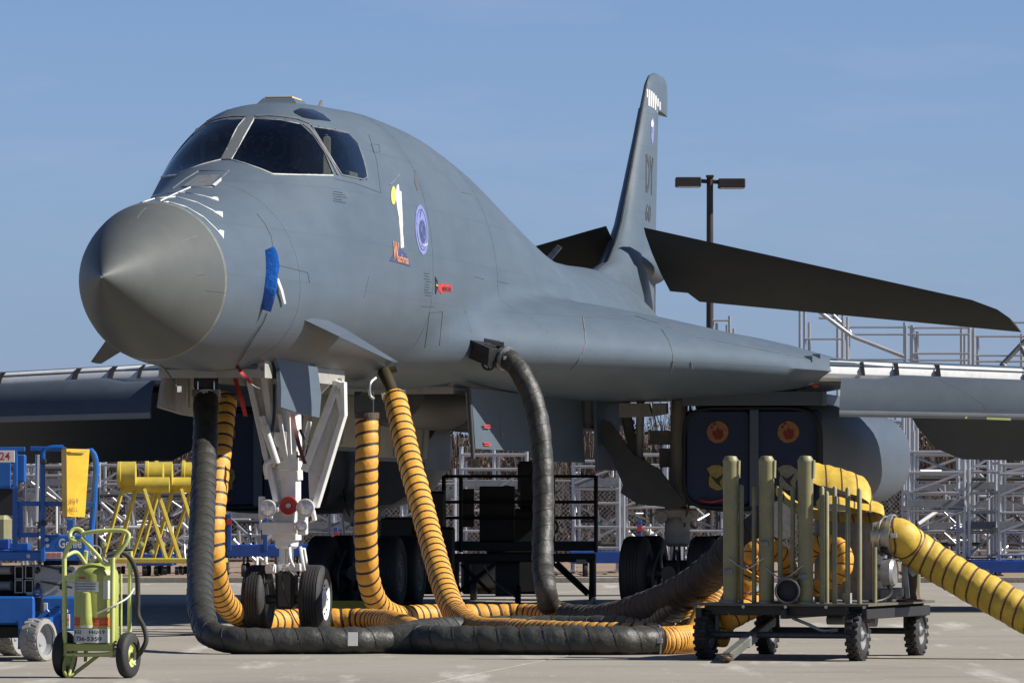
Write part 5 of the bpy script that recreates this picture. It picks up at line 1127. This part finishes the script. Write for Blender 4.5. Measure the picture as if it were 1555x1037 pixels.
# ------------------------------------------------------------------ the blue scissor lift
lift = thing('scissor_lift', 'blue scissor lift, platform folded low, cut off at the left edge', 'scissor lift', G(20, 62.6))
BL = M['blue']
def bx_(x0, y0, x1, y1, Y, dep, m, name, parent=None, ch=None): return MB().pbox(x0, y0, x1, y1, Y, dep, ch=ch).build(name, m, parent or lift)
chs = bx_(-150, 905, 52, 948, 62.2, 1.3, BL, 'chassis', ch=.02)
bx_(62, 906, 116, 968, 62.6, 1.1, BL, 'side_cabinet', ch=.02); bx_(74, 922, 91, 962, 62.58, .03, BL, 'cabinet_door')
for (x0, y0, x1, y1) in ((66, 915, 72, 928), (96, 910, 101, 918), (94, 932, 106, 954), (101, 958, 112, 972), (97, 925, 103, 930)): bx_(x0, y0, x1, y1, 62.56, .03, M['wlabel'], 'sticker')
for y in (938, 944): bx_(95, y, 105, y+4, 62.545, .02, M['orange'] if y < 940 else M['label'], 'sticker')
bx_(52, 906, 62, 936, 62.35, .5, M['black'], 'gap_panel'); bx_(53, 900, 61, 907, 62.3, .08, M['steel'], 'lug'); MB().ring(P(57, 899, 62.3), (0, -1, 0), .04, .012, 16).build('lifting_eye', BL, lift)
MB().prism([P(28, 940, 62.15), P(76, 937, 62.15), P(76, 955, 62.15), P(68, 944, 62.15), P(50, 948, 62.15), P(40, 962, 62.15), P(36, 985, 62.15), P(27, 985, 62.15)], V((0, .5, 0))).build('wheel_guard', BL, lift)
MB().bar(P(41, 952, 62.1), P(74, 926, 62.1), .1, .04).build('guard_brace', BL, lift)
for wx, wy in ((58, 62.05), (-60, 61.5), (20, 64.4), (-90, 64.0)):
    c = G(wx, wy, .0); r = .30 if wx == 58 else .3; w = .22; d_ = unit(V((.9, -.43, 0))); o = c + UP*(.227) - d_*w/2; r = .227
    b = MB().lathe(o, d_, [(.02, r*.72), (.0, r*.78), (.0, r*.94), (.015, r*.985), (.2, r*.985), (.22, r*.94), (.22, r*.78), (.20, r*.72)], n=44, caps=False)
    tn0 = V((-d_.y, d_.x, 0))
    for k in range(18):
        for sd in (0, 1):
            a = 2*math.pi*(k+.5*sd)/18; e = tn0*math.cos(a)+UP*math.sin(a); tn = -tn0*math.sin(a)+UP*math.cos(a)
            Mx = Matrix((unit(d_+tn*(.5 if sd else -.5)), unit(tn-d_*(.5 if sd else -.5)), e)).transposed().to_4x4(); b.box(o+d_*(.06+.1*sd)+e*(r*.985), (.095, .052, .012), M=Mx, ch=.003)
    t_ = b.build('wheel', M['ytyre'], lift, sharp=40)
    MB().lathe(o, d_, [(.06, .001), (.06, r*.3), (.08, r*.6), (.03, r*.73), (.19, r*.73), (.13, r*.66), (.12, r*.35), (.15, r*.25), (.15, .001)], n=30, caps=False).build('rim', M['liftgrey'], t_)
bx_(-150, 950, 30, 968, 62.7, .9, M['black'], 'underframe'); bx_(-150, 962, -10, 990, 63.2, .1, M['blue2'], 'axle_beam')
# folded scissor arms: square tubes seen end-on and two long side plates
for (x0, y0) in ((22, 859), (38, 858), (22, 880), (37, 880)):
    c0, c1 = P(x0, y0+20, 62.3), P(x0+13, y0, 62.3); w_, h_ = c1.x-c0.x, c1.z-c0.z; cc = (c0+c1)/2; e = .010; b = MB()
    b.box(cc+V((-w_/2+e/2, .5, 0)), (e, 1.0, h_)).box(cc+V((w_/2-e/2, .5, 0)), (e, 1.0, h_)).box(cc+V((0, .5, h_/2-e/2)), (w_-2*e, 1.0, e)).box(cc+V((0, .5, -h_/2+e/2)), (w_-2*e, 1.0, e)); b.build('scissor_tube', M['liftgrey'], lift)
    MB().box(cc+V((0, .16, 0)), (w_-2*e, .02, h_-2*e)).build('tube_inside', M['black'], lift)
for k, (y0, y1) in enumerate(((857, 880), (881, 903))):
    MB().prism([P(52, y0, 62.32), P(110, y0+3, 62.32), P(118, y0+12, 62.32), P(118, y1+2, 62.32), P(52, y1, 62.32)], V((0, .12, 0))).build('scissor_arm', M['liftgrey'], lift)
    for x in (55, 92): MB().tube([P(x, y0+12, 62.3), P(x+4, y0+8, 62.28), P(x+1, y0+5, 62.3)], .02, n=6, step=.02).build('cable_clip', M['black'], lift)
    MB().bar(P(62, y0+1, 62.29), P(110, y0+11, 62.29), .012, .02).build('cable', M['black'], lift)
for y in (866, 890): MB().cyl(P(-120, y, 62.9), P(18, y-1, 62.5), .05, n=14).build('lift_ram', M['liftgrey'], lift)
bx_(-150, 858, 40, 904, 63.2, .05, M['black'], 'stack_shadow_plate')  # black sheet standing in for the shade behind the folded arms
# platform box
plat = bx_(-150, 836, 68, 851, 62.1, 1.2, BL, 'platform_sill', ch=.015)
ps_ = bx_(66, 812, 131, 851, 62.2, 1.0, BL, 'platform_box', ch=.012); bx_(66, 851, 120, 858, 62.6, .8, M['black'], 'platform_underside')
for txt, x0, x1 in (('Genie', 89, 124),):
    letter_plane(txt, P(x0, 832, 62.194), V(((x1-x0)*62.19/F, 0, 0)), V((0, 0, 15*62.19/F)), True).build('white_lettering', M['wink'], ps_, fix=False)
MB().pbox(69, 838, 95, 848, 62.195, .01).build('warning_sticker', M['wlabel'], ps_)
for k in range(3):
    for j in range(3): MB().pbox(70.5+k*8, 839+j*3, 77+k*8, 841+j*3, 62.188, .008).build('warning_square', M['orange'], ps_)
bx_(118, 846, 137, 848, 62.18, .02, M['black'], 'rub_strip')
for x, y in ((43, 844), (71, 819), (72, 828)): MB().cyl(P(x, y, 62.08), P(x, y, 62.12), .022, n=10).build('bolt', M['steel'], lift)
bx_(-100, 780, 14, 836, 63.2, .4, M['olive'], 'tarp_bundle', ch=.06); bx_(14, 824, 43, 836, 62.6, .3, BL, 'step_box'); bx_(-2, 818, 14, 834, 62.5, .3, M['blue2'], 'step_box')
# guard rails
def rail(x0, y0, x1, y1, Y, w=.05, m=BL): return MB().bar(P(x0, y0, Y), P(x1, y1, Y), w, .05).build('guard_rail', m, lift)
rail(23, 682, 23, 836, 62.1, .055); rail(65, 690, 65, 852, 62.1, .05); MB().tube([P(65, 695, 62.1), P(67, 684, 62.1), P(76, 680, 62.1), P(96, 679, 62.1)], .028, n=10, step=.03).build('guard_rail', BL, lift)
MB().tube([P(128, 688, 62.3), P(138, 684, 62.3), P(144, 694, 62.3), P(144, 740, 62.3), P(139, 806, 62.3)], .034, n=10, step=.04).build('guard_rail', BL, lift)
rail(-120, 683, 38, 682, 62.1, .05); rail(24, 764, 145, 766, 62.15, .036); rail(31, 768, 31, 815, 62.15, .034); rail(46, 681, 100, 682, 62.5, .06); rail(24, 812, 60, 812, 62.15, .03); rail(27, 812, 31, 800, 62.15, .03)
bx_(-120, 684, 22, 702, 62.05, .02, M['wlabel'], 'number_plate')
letter_plane('924', P(-9, 699, 62.035), V((24*62/F, 0, 0)), V((0, 0, 12.5*62/F)), True).build('plate_number', M['redlens'], lift, fix=False)
bx_(-120, 703, 16, 742, 62.2, .05, BL, 'side_panel'); bx_(23, 690, 38, 732, 62.3, .2, BL, 'control_panel'); bx_(-100, 742, 20, 782, 62.5, .05, M['black'], 'mesh_panel')
for x, y in ((66, 697), (66, 790)): bx_(x-4, y, x+4, y+8, 62.05, .09, M['black'], 'rail_joint')
MB().cyl(P(57, 690, 62.6), P(55, 792, 62.6), .022, n=8).build('mast', M['alu'], lift)
MB().box(P(107, 797, 62.3), (.07, .05, .12)).build('latch', BL, lift)
yb = thing('document_box', 'tall yellow box strapped to the rail of the blue lift', 'box', P(115, 785, 62.2))
yo = MB(); yo.prism([P(101, 681, 61.9), P(136, 682, 62.05), P(129, 785, 62.05), P(102, 784, 61.9)], V((-.07, .20, 0))); yo.build('case', M['yel'], yb)
MB().prism([P(105, 683, 61.90), P(133, 684, 62.02), P(128, 688, 62.0), P(108, 687, 61.91)], V((0, -.01, 0))).build('lid_flap', M['yel2'], yb)
for k in range(2): letter_plane(('2018', 'NELL')[k], P(105, 764+k*13, 61.90), V((13*62/F, .05, 0)), V((0, 0, 7*62/F))).build('faint_lettering', M['brown'], yb, fix=False)

# ------------------------------------------------------------------ the storage row behind the apron
def zof(py, Y): return CH + (HY - py)*Y/F
def xof(px, Y): return (px - CX)*Y/F
AL = M['alu']
def scaffold(lab, px0, px1, Y, D, levels, top=None, decks=(), stairs=False, seed=0, bays_=1, base=.12, diag=True, skew=0.0):
    """tube scaffold: standards, ledgers, braces and planks, each its own piece. levels are photo rows"""
    r = random.Random(seed); x0, x1 = xof(px0, Y), xof(px1, Y); zs = [zof(l, Y) for l in levels]; zt = zof(top, Y) if top else max(zs)
    t = thing('scaffold_tower', lab, 'scaffold', ((x0+x1)/2, Y+D/2, 0), 0, 'aluminium scaffold towers stored behind the apron')
    xs = [x0+(x1-x0)*i/bays_ for i in range(bays_+1)]; q = .04
    for x in xs:
        for y in (Y, Y+D):
            rod(t, 'standard', (x, y, base), (x, y, zt + r.uniform(-.05, .15)), q, AL)
            slab_of(t, 'base_plate', (x, y, base), (.16, .16, .03), M['steel'])
        rod(t, 'standard', (x+.11, Y+.03, base+.4), (x+.11, Y+.03, zt - r.uniform(.0, .4)), q*.9, AL)
    for z in zs:
        hi = z > zof(600, Y)
        for y in ((Y-.03,) if hi else (Y-.03, Y+D+.03)): rod(t, 'ledger', (x0, y, z), (x1, y, z), q*(.6 if hi else .8), AL)
        for x in (xs if not hi else ()): rod(t, 'transom', (x, Y, z+.03), (x, Y+D, z+.03), q*.8, AL)
    for i in range(len(zs)-1):
        za, zb = sorted((zs[i], zs[i+1]))
        if diag and zb-za > .35 and zb < zof(600, Y):
            for k in range(bays_):
                if (i+k+seed) % 2: rod(t, 'brace', (xs[k], Y-.07, za), (xs[k+1], Y-.07, zb), q*.7, AL)
                else: rod(t, 'brace', (xs[k+1], Y+D+.07, za), (xs[k], Y+D+.07, zb), q*.7, AL)
    for di in decks:
        z = zs[di]
        for k in range(3): slab_of(t, 'plank', ((x0+x1)/2, Y+D*(k+.5)/3, z+.08), (x1-x0+.1, D/3-.03, .05), M['alu'])
        slab_of(t, 'toe_board', ((x0+x1)/2, Y-.06, z+.16), (x1-x0, .025, .16), M['bgrey'])
    if stairs:
        za, zb = sorted(zs[:2])[0], sorted(zs)[-1]
        for yy in (Y+.3, Y+.9): rod(t, 'stringer', (x0+.1, yy, za), (x1-.1, yy, zb), .045, AL)
        n = max(3, int((zb-za)/.25))
        for k in range(1, n): slab_of(t, 'tread', (x0+.1+(x1-x0-.2)*k/n, Y+.6, za+(zb-za)*k/n), (.22, .6, .03), M['alu'])
    return t
# right: above and below the wing
scaffold('bright scaffold rising behind the wing root with a long sloping handrail', 1222, 1280, 140, 2.2, [515, 545, 640, 690, 735, 790, 830], 470, (4,), seed=1)
s_ = scaffold('scaffold with rails above the right wing left of the double posts', 1282, 1384, 141, 2.4, [497, 508, 546, 640, 700, 735, 790, 832], 492, (5,), seed=2)
rod(s_, 'handrail', P(1240, 470, 139.5), P(1293, 510, 139.5), .05, AL); rod(s_, 'handrail', P(1293, 510, 139.5), P(1372, 541, 139.5), .05, AL); rod(s_, 'handrail', P(1262, 475, 141.5), P(1292, 505, 141.5), .04, AL); rod(s_, 'handrail', P(1243, 483, 141.5), P(1270, 483, 141.5), .03, AL)
scaffold('wide scaffold behind the right wing with the tallest double posts', 1386, 1472, 138, 2.4, [498, 508, 537, 547, 690, 720, 750, 780, 808, 838], 494, (6, 8), seed=3, bays_=1)
s_ = scaffold('scaffold at the far right edge above and below the wing', 1478, 1566, 139, 2.6, [490, 511, 540, 549, 690, 708, 748, 778, 806, 836], 500, (6, 7), seed=4)
rod(s_, 'handrail', P(1520, 556, 138.8), P(1560, 514, 138.8), .06, M['bgrey']); rod(s_, 'handrail', P(1522, 552, 138.8), P(1532, 566, 138.8), .07, M['bgrey']); rod(s_, 'handrail', P(1548, 522, 138.8), P(1558, 540, 138.8), .06, M['bgrey'])
scaffold('scaffold running past the right edge of the picture', 1572, 1660, 140, 2.4, [500, 540, 640, 690, 740, 790, 836], 496, (4,), seed=5)
scaffold('low scaffold just right of the rounded engine nacelle', 1380, 1464, 127, 1.8, [686, 717, 748, 775, 806, 850], 640, (3,), seed=6)
scaffold('low scaffold with wide shelves under the dark wing flap', 1466, 1512, 128, 2.0, [690, 716, 748, 778, 808, 846], 685, (2, 4), seed=7, bays_=1)
scaffold('stair scaffold with treads below the right wing tip side', 1518, 1600, 126.5, 2.0, [705, 719, 752, 778, 808, 842], 690, (2, 4), stairs=True, seed=8)
s_ = scaffold('slim far scaffold whose top rail peeps over the grey wing beside the lamp post', 1082, 1108, 150, 1.8, [487, 640, 700, 760], 487, seed=9)
# middle, seen under the fuselage
scaffold('scaffold seen between the bay door and the main gear', 872, 940, 134, 2.0, [700, 708, 734, 742, 764, 800, 832], 662, (3,), seed=10)
scaffold('scaffold directly behind the left main gear leg', 944, 1012, 136, 2.0, [690, 706, 745, 770, 801, 835], 668, (2,), seed=11)
scaffold('scaffold behind the cart posts, partly hidden by the engine', 1016, 1100, 139, 2.0, [700, 735, 770, 806, 838], 655, seed=12)
scaffold('scaffold with leaning tubes behind the black work stand', 700, 800, 133, 2.2, [690, 712, 745, 775, 806], 682, (2,), seed=13, bays_=2)
scaffold('scaffold in the gap left of the black work stand', 610, 690, 137, 2.2, [735, 760, 785, 815, 838], 720, (1,), seed=14)
# left, under the left-hand wing
scaffold('scaffold behind the nose wheels with blue beam in front', 338, 440, 138, 2.0, [770, 792, 812, 838], 752, (1,), seed=15, bays_=2)
scaffold('scaffold right of the nose gear leg near the white ladder', 452, 560, 139, 2.0, [770, 795, 808, 838], 756, (2,), seed=16, bays_=2)
s_ = scaffold('white topped scaffold behind the yellow stands', 150, 286, 142, 2.2, [706, 735, 760, 800, 836], 706, (2,), seed=17, bays_=3)
scaffold('tangled scaffold behind the yellow box of the blue lift', 40, 140, 139, 2.4, [690, 707, 722, 742, 765, 800, 830], 684, (3, 4), seed=18, bays_=2)
scaffold('scaffold behind the blue lift at the left picture edge', -60, 34, 140, 2.4, [690, 720, 760, 800, 836], 684, (2,), seed=19, bays_=2)
# heaps of loose braces leaning in the gaps
def heap(lab, px0, px1, py0, py1, Y, n, seed):
    r = random.Random(seed); t = thing('tube_rack', lab, 'tube rack', (xof((px0+px1)/2, Y), Y, 0), 0, 'racks of loose scaffold tubes')
    for k in range(n):
        x = r.uniform(px0, px1); y = r.uniform(py0, py1); l = r.uniform(14, 46); a = r.choice([.6, -.6, .75, -.5, 1.5, .0, 1.57]); yy = Y + r.uniform(-.7, .7)
        dx, dy = l*math.cos(a), l*math.sin(a); y1, y2 = min(y-dy/2, 866), min(y+dy/2, 866)
        rod(t, 'loose_tube', P(x-dx/2, y1, yy), P(x+dx/2, y2, yy+r.uniform(-.3, .3)), r.choice([.025, .035, .045]), r.choice([AL, AL, M['steel'], M['white'], M['dgrey']]))
    for x in (px0, px1): rod(t, 'rack_post', (xof(x, Y), Y, 0), (xof(x, Y), Y, zof(py0, Y)), .05, M['dgrey'])
    for y in (py0+12, py1-14): rod(t, 'rack_rail', P(px0, y, Y), P(px1, y, Y), .045, M['dgrey'])
    return t
heap('rack of jumbled pale tubes behind the handle of the extinguisher', 60, 145, 700, 850, 136, 40, 1)
heap('rack of jumbled pale tubes behind the yellow stands', 150, 290, 740, 850, 137, 52, 2)
heap('rack of tubes behind the right nose wheel', 345, 420, 780, 850, 135, 20, 3)
heap('rack of tubes seen right of the main gear under the engine', 1020, 1090, 720, 850, 141, 18, 4)
heap('rack of tubes by the right picture edge under the wing', 1390, 1560, 715, 840, 131, 44, 5)
heap('rack of tubes between the main gear and the black work stand', 870, 990, 715, 840, 138, 26, 6)
# blue flat trolleys and beams
def trolley(lab, px0, px1, py, Y, D, post=()):
    t = thing('flat_trolley', lab, 'trolley', (xof((px0+px1)/2, Y), Y, 0), 0, 'blue trolleys parked along the storage row'); b2 = M['blue2']
    x0, x1 = xof(px0, Y), xof(px1, Y); z = zof(py, Y)
    for y in (Y, Y+D): MB().box(((x0+x1)/2, y, z), (x1-x0, .08, .26)).build('side_beam', b2, t)
    MB().box(((x0+x1)/2, Y+D/2, z+.06), (x1-x0-.1, D, .04)).build('bed', b2, t)
    for x in (x0+.1, x1-.1): MB().box((x, Y+D/2, z-.06), (.08, D, .16)).build('end_beam', b2, t)
    for x in (x0+.35, x1-.35):
        for y in (Y+.1, Y+D-.1):
            w = MB().lathe((x-.05, y, .17), (1, 0, 0), [(0, .06), (0, .15), (.02, .17), (.08, .17), (.1, .15), (.1, .06)], n=18).build('wheel', M['rubber'], t); MB().bar((x, y, .17), (x, y, z), .06, .05).build('caster_fork', M['dgrey'], t)
    for px, py2 in post:
        MB().box(P(px, (py2+py)/2, Y), (.10, .1, zof(py2, Y)-z)).build('corner_post', b2, t); MB().box(P(px, py2+12, Y-.052), (.11, .02, .14)).build('red_flag', M['redlens'], t)
    return t
trolley('blue trolley behind the nose wheels with two corner posts', 346, 470, 836, 130, 2.2, ((348, 780), (403, 786)))
trolley('blue trolley right of the nose wheels', 474, 590, 838, 131, 2.2, ((510, 800),))
trolley('blue trolley at the right edge under the scaffolds', 1474, 1640, 860, 126, 2.0)
trolley('blue trolley just left of the fat yellow hose', 1376, 1452, 866, 128, 1.6)
trolley('blue trolley in front of the main gear scaffold', 866, 985, 846, 131, 2.0, ((971, 790),))
trolley('blue trolley behind the orange middle hoses', 600, 690, 838, 134, 1.8, ((655, 792),))
trolley('blue trolley behind the yellow stands', 196, 262, 850, 133, 1.6, ((244, 800),))
# yellow engine stands
def ystand(lab, px, Y, s=1.0, seed=0):
    t = thing('engine_stand', lab, 'engine stand', (xof(px, Y), Y, 0), 0, 'yellow engine stands with rounded saddles'); m = M['yel2']; k = Y/F
    def q(dx, py, dy=0): return V((xof(px, Y)+dx*k, Y+dy, zof(py, Y)))
    for dx, dy in ((-20, 0), (18, .9)):
        MB().lathe(q(dx-14, 719, dy), (1, 0, 0), [(0, .24), (.02, .30), (.08, .30), (.09, .26), (.40, .26), (.41, .2)], n=12).build('saddle', m, t)
    MB().cyl(q(-30, 736, .3), q(44, 736, .3), .17, n=16).build('torsion_tube', M['yel2'], t)
    for dx0, dx1, dy in ((-26, -58, 0), (-6, -38, .2), (22, -16, .4), (24, 60, .4), (6, 40, .1)):
        MB().bar(q(dx0, 742, dy), q(dx1, 852, dy+.2), .075, .075).build('leg', m, t)
    MB().box(q(18, 851, .4), (112*k, 1.6, .10)).build('base_frame', m, t)
    for dx in (-30, 10, 40, 58):
        for dy in (-.3, 1.1): MB().lathe(q(dx-3, 866, dy), (1, 0, 0), [(0, .05), (0, .09), (.08, .09), (.08, .05)], n=14).build('wheel', M['rubber'], t)
    for j in range(3): MB().lathe(q(-52+j*16, 826+(j%2)*12, -.3), (0, -1, 0), [(0, .06), (.04, .06), (.05, .0)], n=12).build('knob', M['lime'], t)
    return t
ystand('left yellow stand with rounded saddle behind the extinguisher', 212, 126)
ystand('yellow stand half hidden by the black hose of the nose', 268, 128)
# black work stand under the belly
ws = thing('work_stand', 'black steel work stand with railings in the shade under the belly', 'work stand', G(800, 97)); BK = M['black']; Yw = 97
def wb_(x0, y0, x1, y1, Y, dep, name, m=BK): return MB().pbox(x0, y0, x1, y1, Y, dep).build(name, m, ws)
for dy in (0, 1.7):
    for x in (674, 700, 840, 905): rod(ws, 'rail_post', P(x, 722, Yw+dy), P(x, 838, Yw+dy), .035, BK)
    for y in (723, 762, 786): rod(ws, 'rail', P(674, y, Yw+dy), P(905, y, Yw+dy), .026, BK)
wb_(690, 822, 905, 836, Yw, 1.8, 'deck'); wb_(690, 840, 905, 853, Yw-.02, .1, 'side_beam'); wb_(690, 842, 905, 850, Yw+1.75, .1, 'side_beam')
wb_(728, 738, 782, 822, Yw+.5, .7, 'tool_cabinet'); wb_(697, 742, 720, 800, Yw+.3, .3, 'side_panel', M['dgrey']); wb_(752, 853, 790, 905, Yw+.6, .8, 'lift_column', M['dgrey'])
for x in (692, 900):
    for dy in (0, 1.7): rod(ws, 'leg', P(x, 850, Yw+dy), G(x, Yw+dy, .12), .06, BK)
for a_, b_ in (((696, 898), (752, 855)), ((838, 853), (892, 903)), ((846, 853), (898, 903)), ((700, 856), (745, 900))): rod(ws, 'brace', P(*a_, Yw-.05), P(*b_, Yw-.05), .03, BK)
for x in (694, 898, 786): w = MB().lathe(G(x-4, Yw-.1, .16), (1, 0, 0), [(0, .06), (0, .14), (.02, .16), (.08, .16), (.1, .14), (.1, .06)], n=18).build('caster', M['rubber'], ws)
MB().prism([P(888, 921, 93), P(900, 906, 93), P(906, 908, 93), P(899, 917, 93), P(908, 918, 93), P(907, 922, 93)], V((0, .06, 0))).build('white_bracket', M['wlabel'], ws)
wb_(875, 849, 890, 856, Yw-.06, .03, 'id_plate', M['label']); MB().ring(P(835, 800, Yw-.1), (0, -1, 0), .13, .02, 18, 6).build('hand_wheel', BK, ws)
MB().tube([P(735, 858, Yw-.1), P(748, 880, Yw-.15), P(766, 896, Yw-.2), P(782, 906, Yw-.2)], .015, n=6, step=.06).build('cable', M['steel'], ws)
# white step ladder standing behind the nose gear
sl_ = thing('step_ladder', 'white step ladder right of the nose wheels in front of dark equipment', 'ladder', G(522, 103))
for x0_, x1_, dy in ((519, 531, 0), (500, 502, .5)): MB().bar(P(x0_, 766, 103+dy), G(x1_, 103+dy, .02), .07, .05).build('rail', M['white'], sl_)
for y in (770, 862, 903): MB().bar(P(500, y, 103.4), P(519+12*(y-766)/140, y, 103.0), .06, .04).build('rung', M['white'], sl_)
gh = thing('shade_fill_unit', 'bulky dark unit added to deepen the shade behind the work stand', 'ground unit', G(760, 101));  # dark equipment added to fill out the shade under the belly
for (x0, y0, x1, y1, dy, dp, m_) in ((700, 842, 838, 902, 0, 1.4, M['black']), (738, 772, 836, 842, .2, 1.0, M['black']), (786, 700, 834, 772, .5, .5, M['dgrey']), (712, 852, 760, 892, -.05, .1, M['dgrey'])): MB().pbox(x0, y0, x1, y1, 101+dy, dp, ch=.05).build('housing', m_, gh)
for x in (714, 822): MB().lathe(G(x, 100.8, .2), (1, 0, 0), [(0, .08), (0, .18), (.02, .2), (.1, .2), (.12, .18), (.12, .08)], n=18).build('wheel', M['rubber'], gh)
MB().tube([P(742, 774, 101.1), P(748, 750, 101), P(770, 742, 101), P(786, 750, 101.2)], .06, n=10, step=.05).build('filler_pipe', M['dgrey'], gh)
# dark boxes added to deepen the belly shade behind the middle hoses
gp = thing('shade_fill_boxes', 'dark boxes added to deepen the shade between the nose wheel and middle hose', 'ground unit', G(520, 96))
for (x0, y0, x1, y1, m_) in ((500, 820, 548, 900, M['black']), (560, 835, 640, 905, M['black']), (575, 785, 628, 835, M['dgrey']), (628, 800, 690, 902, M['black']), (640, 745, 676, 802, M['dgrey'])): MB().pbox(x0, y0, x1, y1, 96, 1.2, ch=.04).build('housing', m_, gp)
for x in (508, 540, 575, 630): MB().lathe(G(x, 95.9, .2), (1, 0, 0), [(0, .08), (0, .18), (.02, .2), (.1, .2), (.12, .18), (.12, .08)], n=18).build('wheel', M['rubber'], gp)
# lamp post
lp = thing('lamp_post', 'tall dark lamp post with two flat box heads rising behind the tail', 'lamp post', G(1078, 150)); Yl = 150
MB().cyl(G(1078, Yl, -.05), P(1078, 267, Yl), .11, .085, 14).build('pole', M['lamp'], lp); MB().box(P(1078, 268, Yl), (.2, .2, .06)).build('pole_cap', M['lamp'], lp); MB().bar(P(1060, 275, Yl), P(1096, 277, Yl), .12, .10).build('arm', M['lamp'], lp)
for x0, x1, y in ((1026, 1065, 269), (1091, 1132, 271)):
    o = MB().pbox(x0, y, x1, y+14, Yl-.3, .62, ch=.02).build('lamp_head', M['lamp'], lp); MB().pbox(x0+3, y+13.5, x1-3, y+15, Yl-.25, .5).build('lens', M['lens'], o)
MB().box(G(1078, Yl, .25), (.6, .6, .5)).build('base', M['concrete'], lp)
# fence
fn = thing('chain_link_fence', 'long chain link fence behind the stored scaffolds', 'fence', (0, 160, 0)); Yf = 160
for k in range(19): rod(fn, 'fence_post', (-27+k*3, Yf, -.05), (-27+k*3, Yf, 2.35), .035, M['steel'])
for z in (2.3, .15): rod(fn, 'rail', (-27, Yf, z), (27, Yf, z), .025, M['steel'])
mb = MB(); n = 430; vs = []; fs = []
for k in range(-20, n):
    x = -27 + k*.126
    for d in (1, -1):
        a = (x, Yf-.03*d, .15); b = (x+2.15*d, Yf-.03*d, 2.3)
        if not (-27 <= b[0] <= 27 and -27 <= x <= 27): continue
        i = len(vs); vs += [(a[0]-.006, a[1], a[2]), (a[0]+.006, a[1], a[2]), (b[0]+.006, b[1], b[2]), (b[0]-.006, b[1], b[2])]; fs.append((i, i+1, i+2, i+3))
mb.add(vs, fs); tag(mb.build('wire_mesh', M['steel'], fn, fix=False), kind='stuff')
# building far right
bd = thing('storage_building', 'low brown building with a dark flat roof seen right of the engine', 'building', G(1400, 235)); Yb = 235
MB().box((xof(1400, Yb), Yb+4, zof(668, Yb)/2), (16, 8, zof(668, Yb))).build('wall', M['wall'], bd); MB().box((xof(1400, Yb), Yb+4, zof(664, Yb)), (17, 9, .34)).build('roof', M['roof'], bd)
for k in range(5): MB().box((xof(1400, Yb)-6+k*3, Yb-.03, 2.6), (1.2, .1, .9)).build('window', M['glass'], bd)
M['woodland'] = mat('bare_woodland', (.12, .098, .082), .95, var=.35, vs=.12, dirt=.5, dirtcol=(.07, .055, .045), world=True, bump=1, bs=1.2, stretch=(1, .3, 1.5))
# far ridge and the scrub belt
mb = MB(); rows = []
for y, h in ((290, -.1), (330, 4.0), (380, 7.0), (460, 9.6), (620, 11.0), (900, 2)):
    rows.append([V((x, y, h*(.82+.18*mnoise.noise(V((x*.012, y*.01, 0)))) if h > 0 else h)) for x in range(-700, 701, 20)])
tag(mb.loft(rows, closed=False).build('far_hill', M['woodland'], None), kind='structure')
def scrub():
    rs = random.Random(77); tw, lb, lg = [], [], []
    def quad(c, s, a, e):
        x = V((math.cos(a), math.sin(a), rs.uniform(-.4, .4)))*s; y = V((rs.uniform(-.5, .5), rs.uniform(-.5, .5), 1)).normalized()*s*e; return [c-x-y, c+x-y, c+x+y, c-x+y]
    for k in range(760):
        y = 163 + 120*(k/760)**1.5 + rs.uniform(0, 6); x = rs.uniform(-.105, .105)*y; h = rs.uniform(2.3, 4.4)*(1+.0022*(y-160)); w = h*rs.uniform(.4, .7); green = rs.random() < .3
        if k % 9 == 0: h *= 1.25
        for i in range(34):
            a = rs.uniform(0, 6.28); b = V((x+rs.gauss(0, w*.25), y+rs.gauss(0, w*.25), 0)); tp = V((x+math.cos(a)*w*rs.random(), y+math.sin(a)*w*rs.random(), h*rs.uniform(.6, 1))); d = V((.022, 0, 0))*rs.uniform(.6, 1.7)
            tw.append([b-d*1.6, b+d*1.6, tp+d*.3, tp-d*.3])
            m_ = b.lerp(tp, rs.uniform(.4, .8)); e_ = m_+V((rs.uniform(-.6, .6), rs.uniform(-.3, .3), rs.uniform(.1, .7))); tw.append([m_-d*.5, m_+d*.5, e_+d*.2, e_-d*.2])
        for i in range(95):
            r_ = rs.random()**.6; a = rs.uniform(0, 6.28); z = h*(.12+.85*rs.random()); rr = w*r_*(1-.5*(z/h)**3)
            (lg if green and rs.random() < .7 else lb).append(quad(V((x+math.cos(a)*rr, y+math.sin(a)*rr, z)), rs.uniform(.022, .055), rs.uniform(0, 6.28), rs.uniform(.5, 1.1)))
    me = bpy.data.meshes.new('scrub'); al = tw+lb+lg; me.from_pydata([tuple(p) for q in al for p in q], [], [tuple(range(4*i, 4*i+4)) for i in range(len(al))])
    for m_ in ('twig', 'leafb', 'leafg'): me.materials.append(M[m_])
    me.polygons.foreach_set('material_index', [0]*len(tw)+[1]*len(lb)+[2]*len(lg)); me.update()
    o = bpy.data.objects.new('scrub', me); COL.objects.link(o); tag(o, 'belt of bare brown winter scrub beyond the fence', 'scrub', kind='stuff')
scrub()
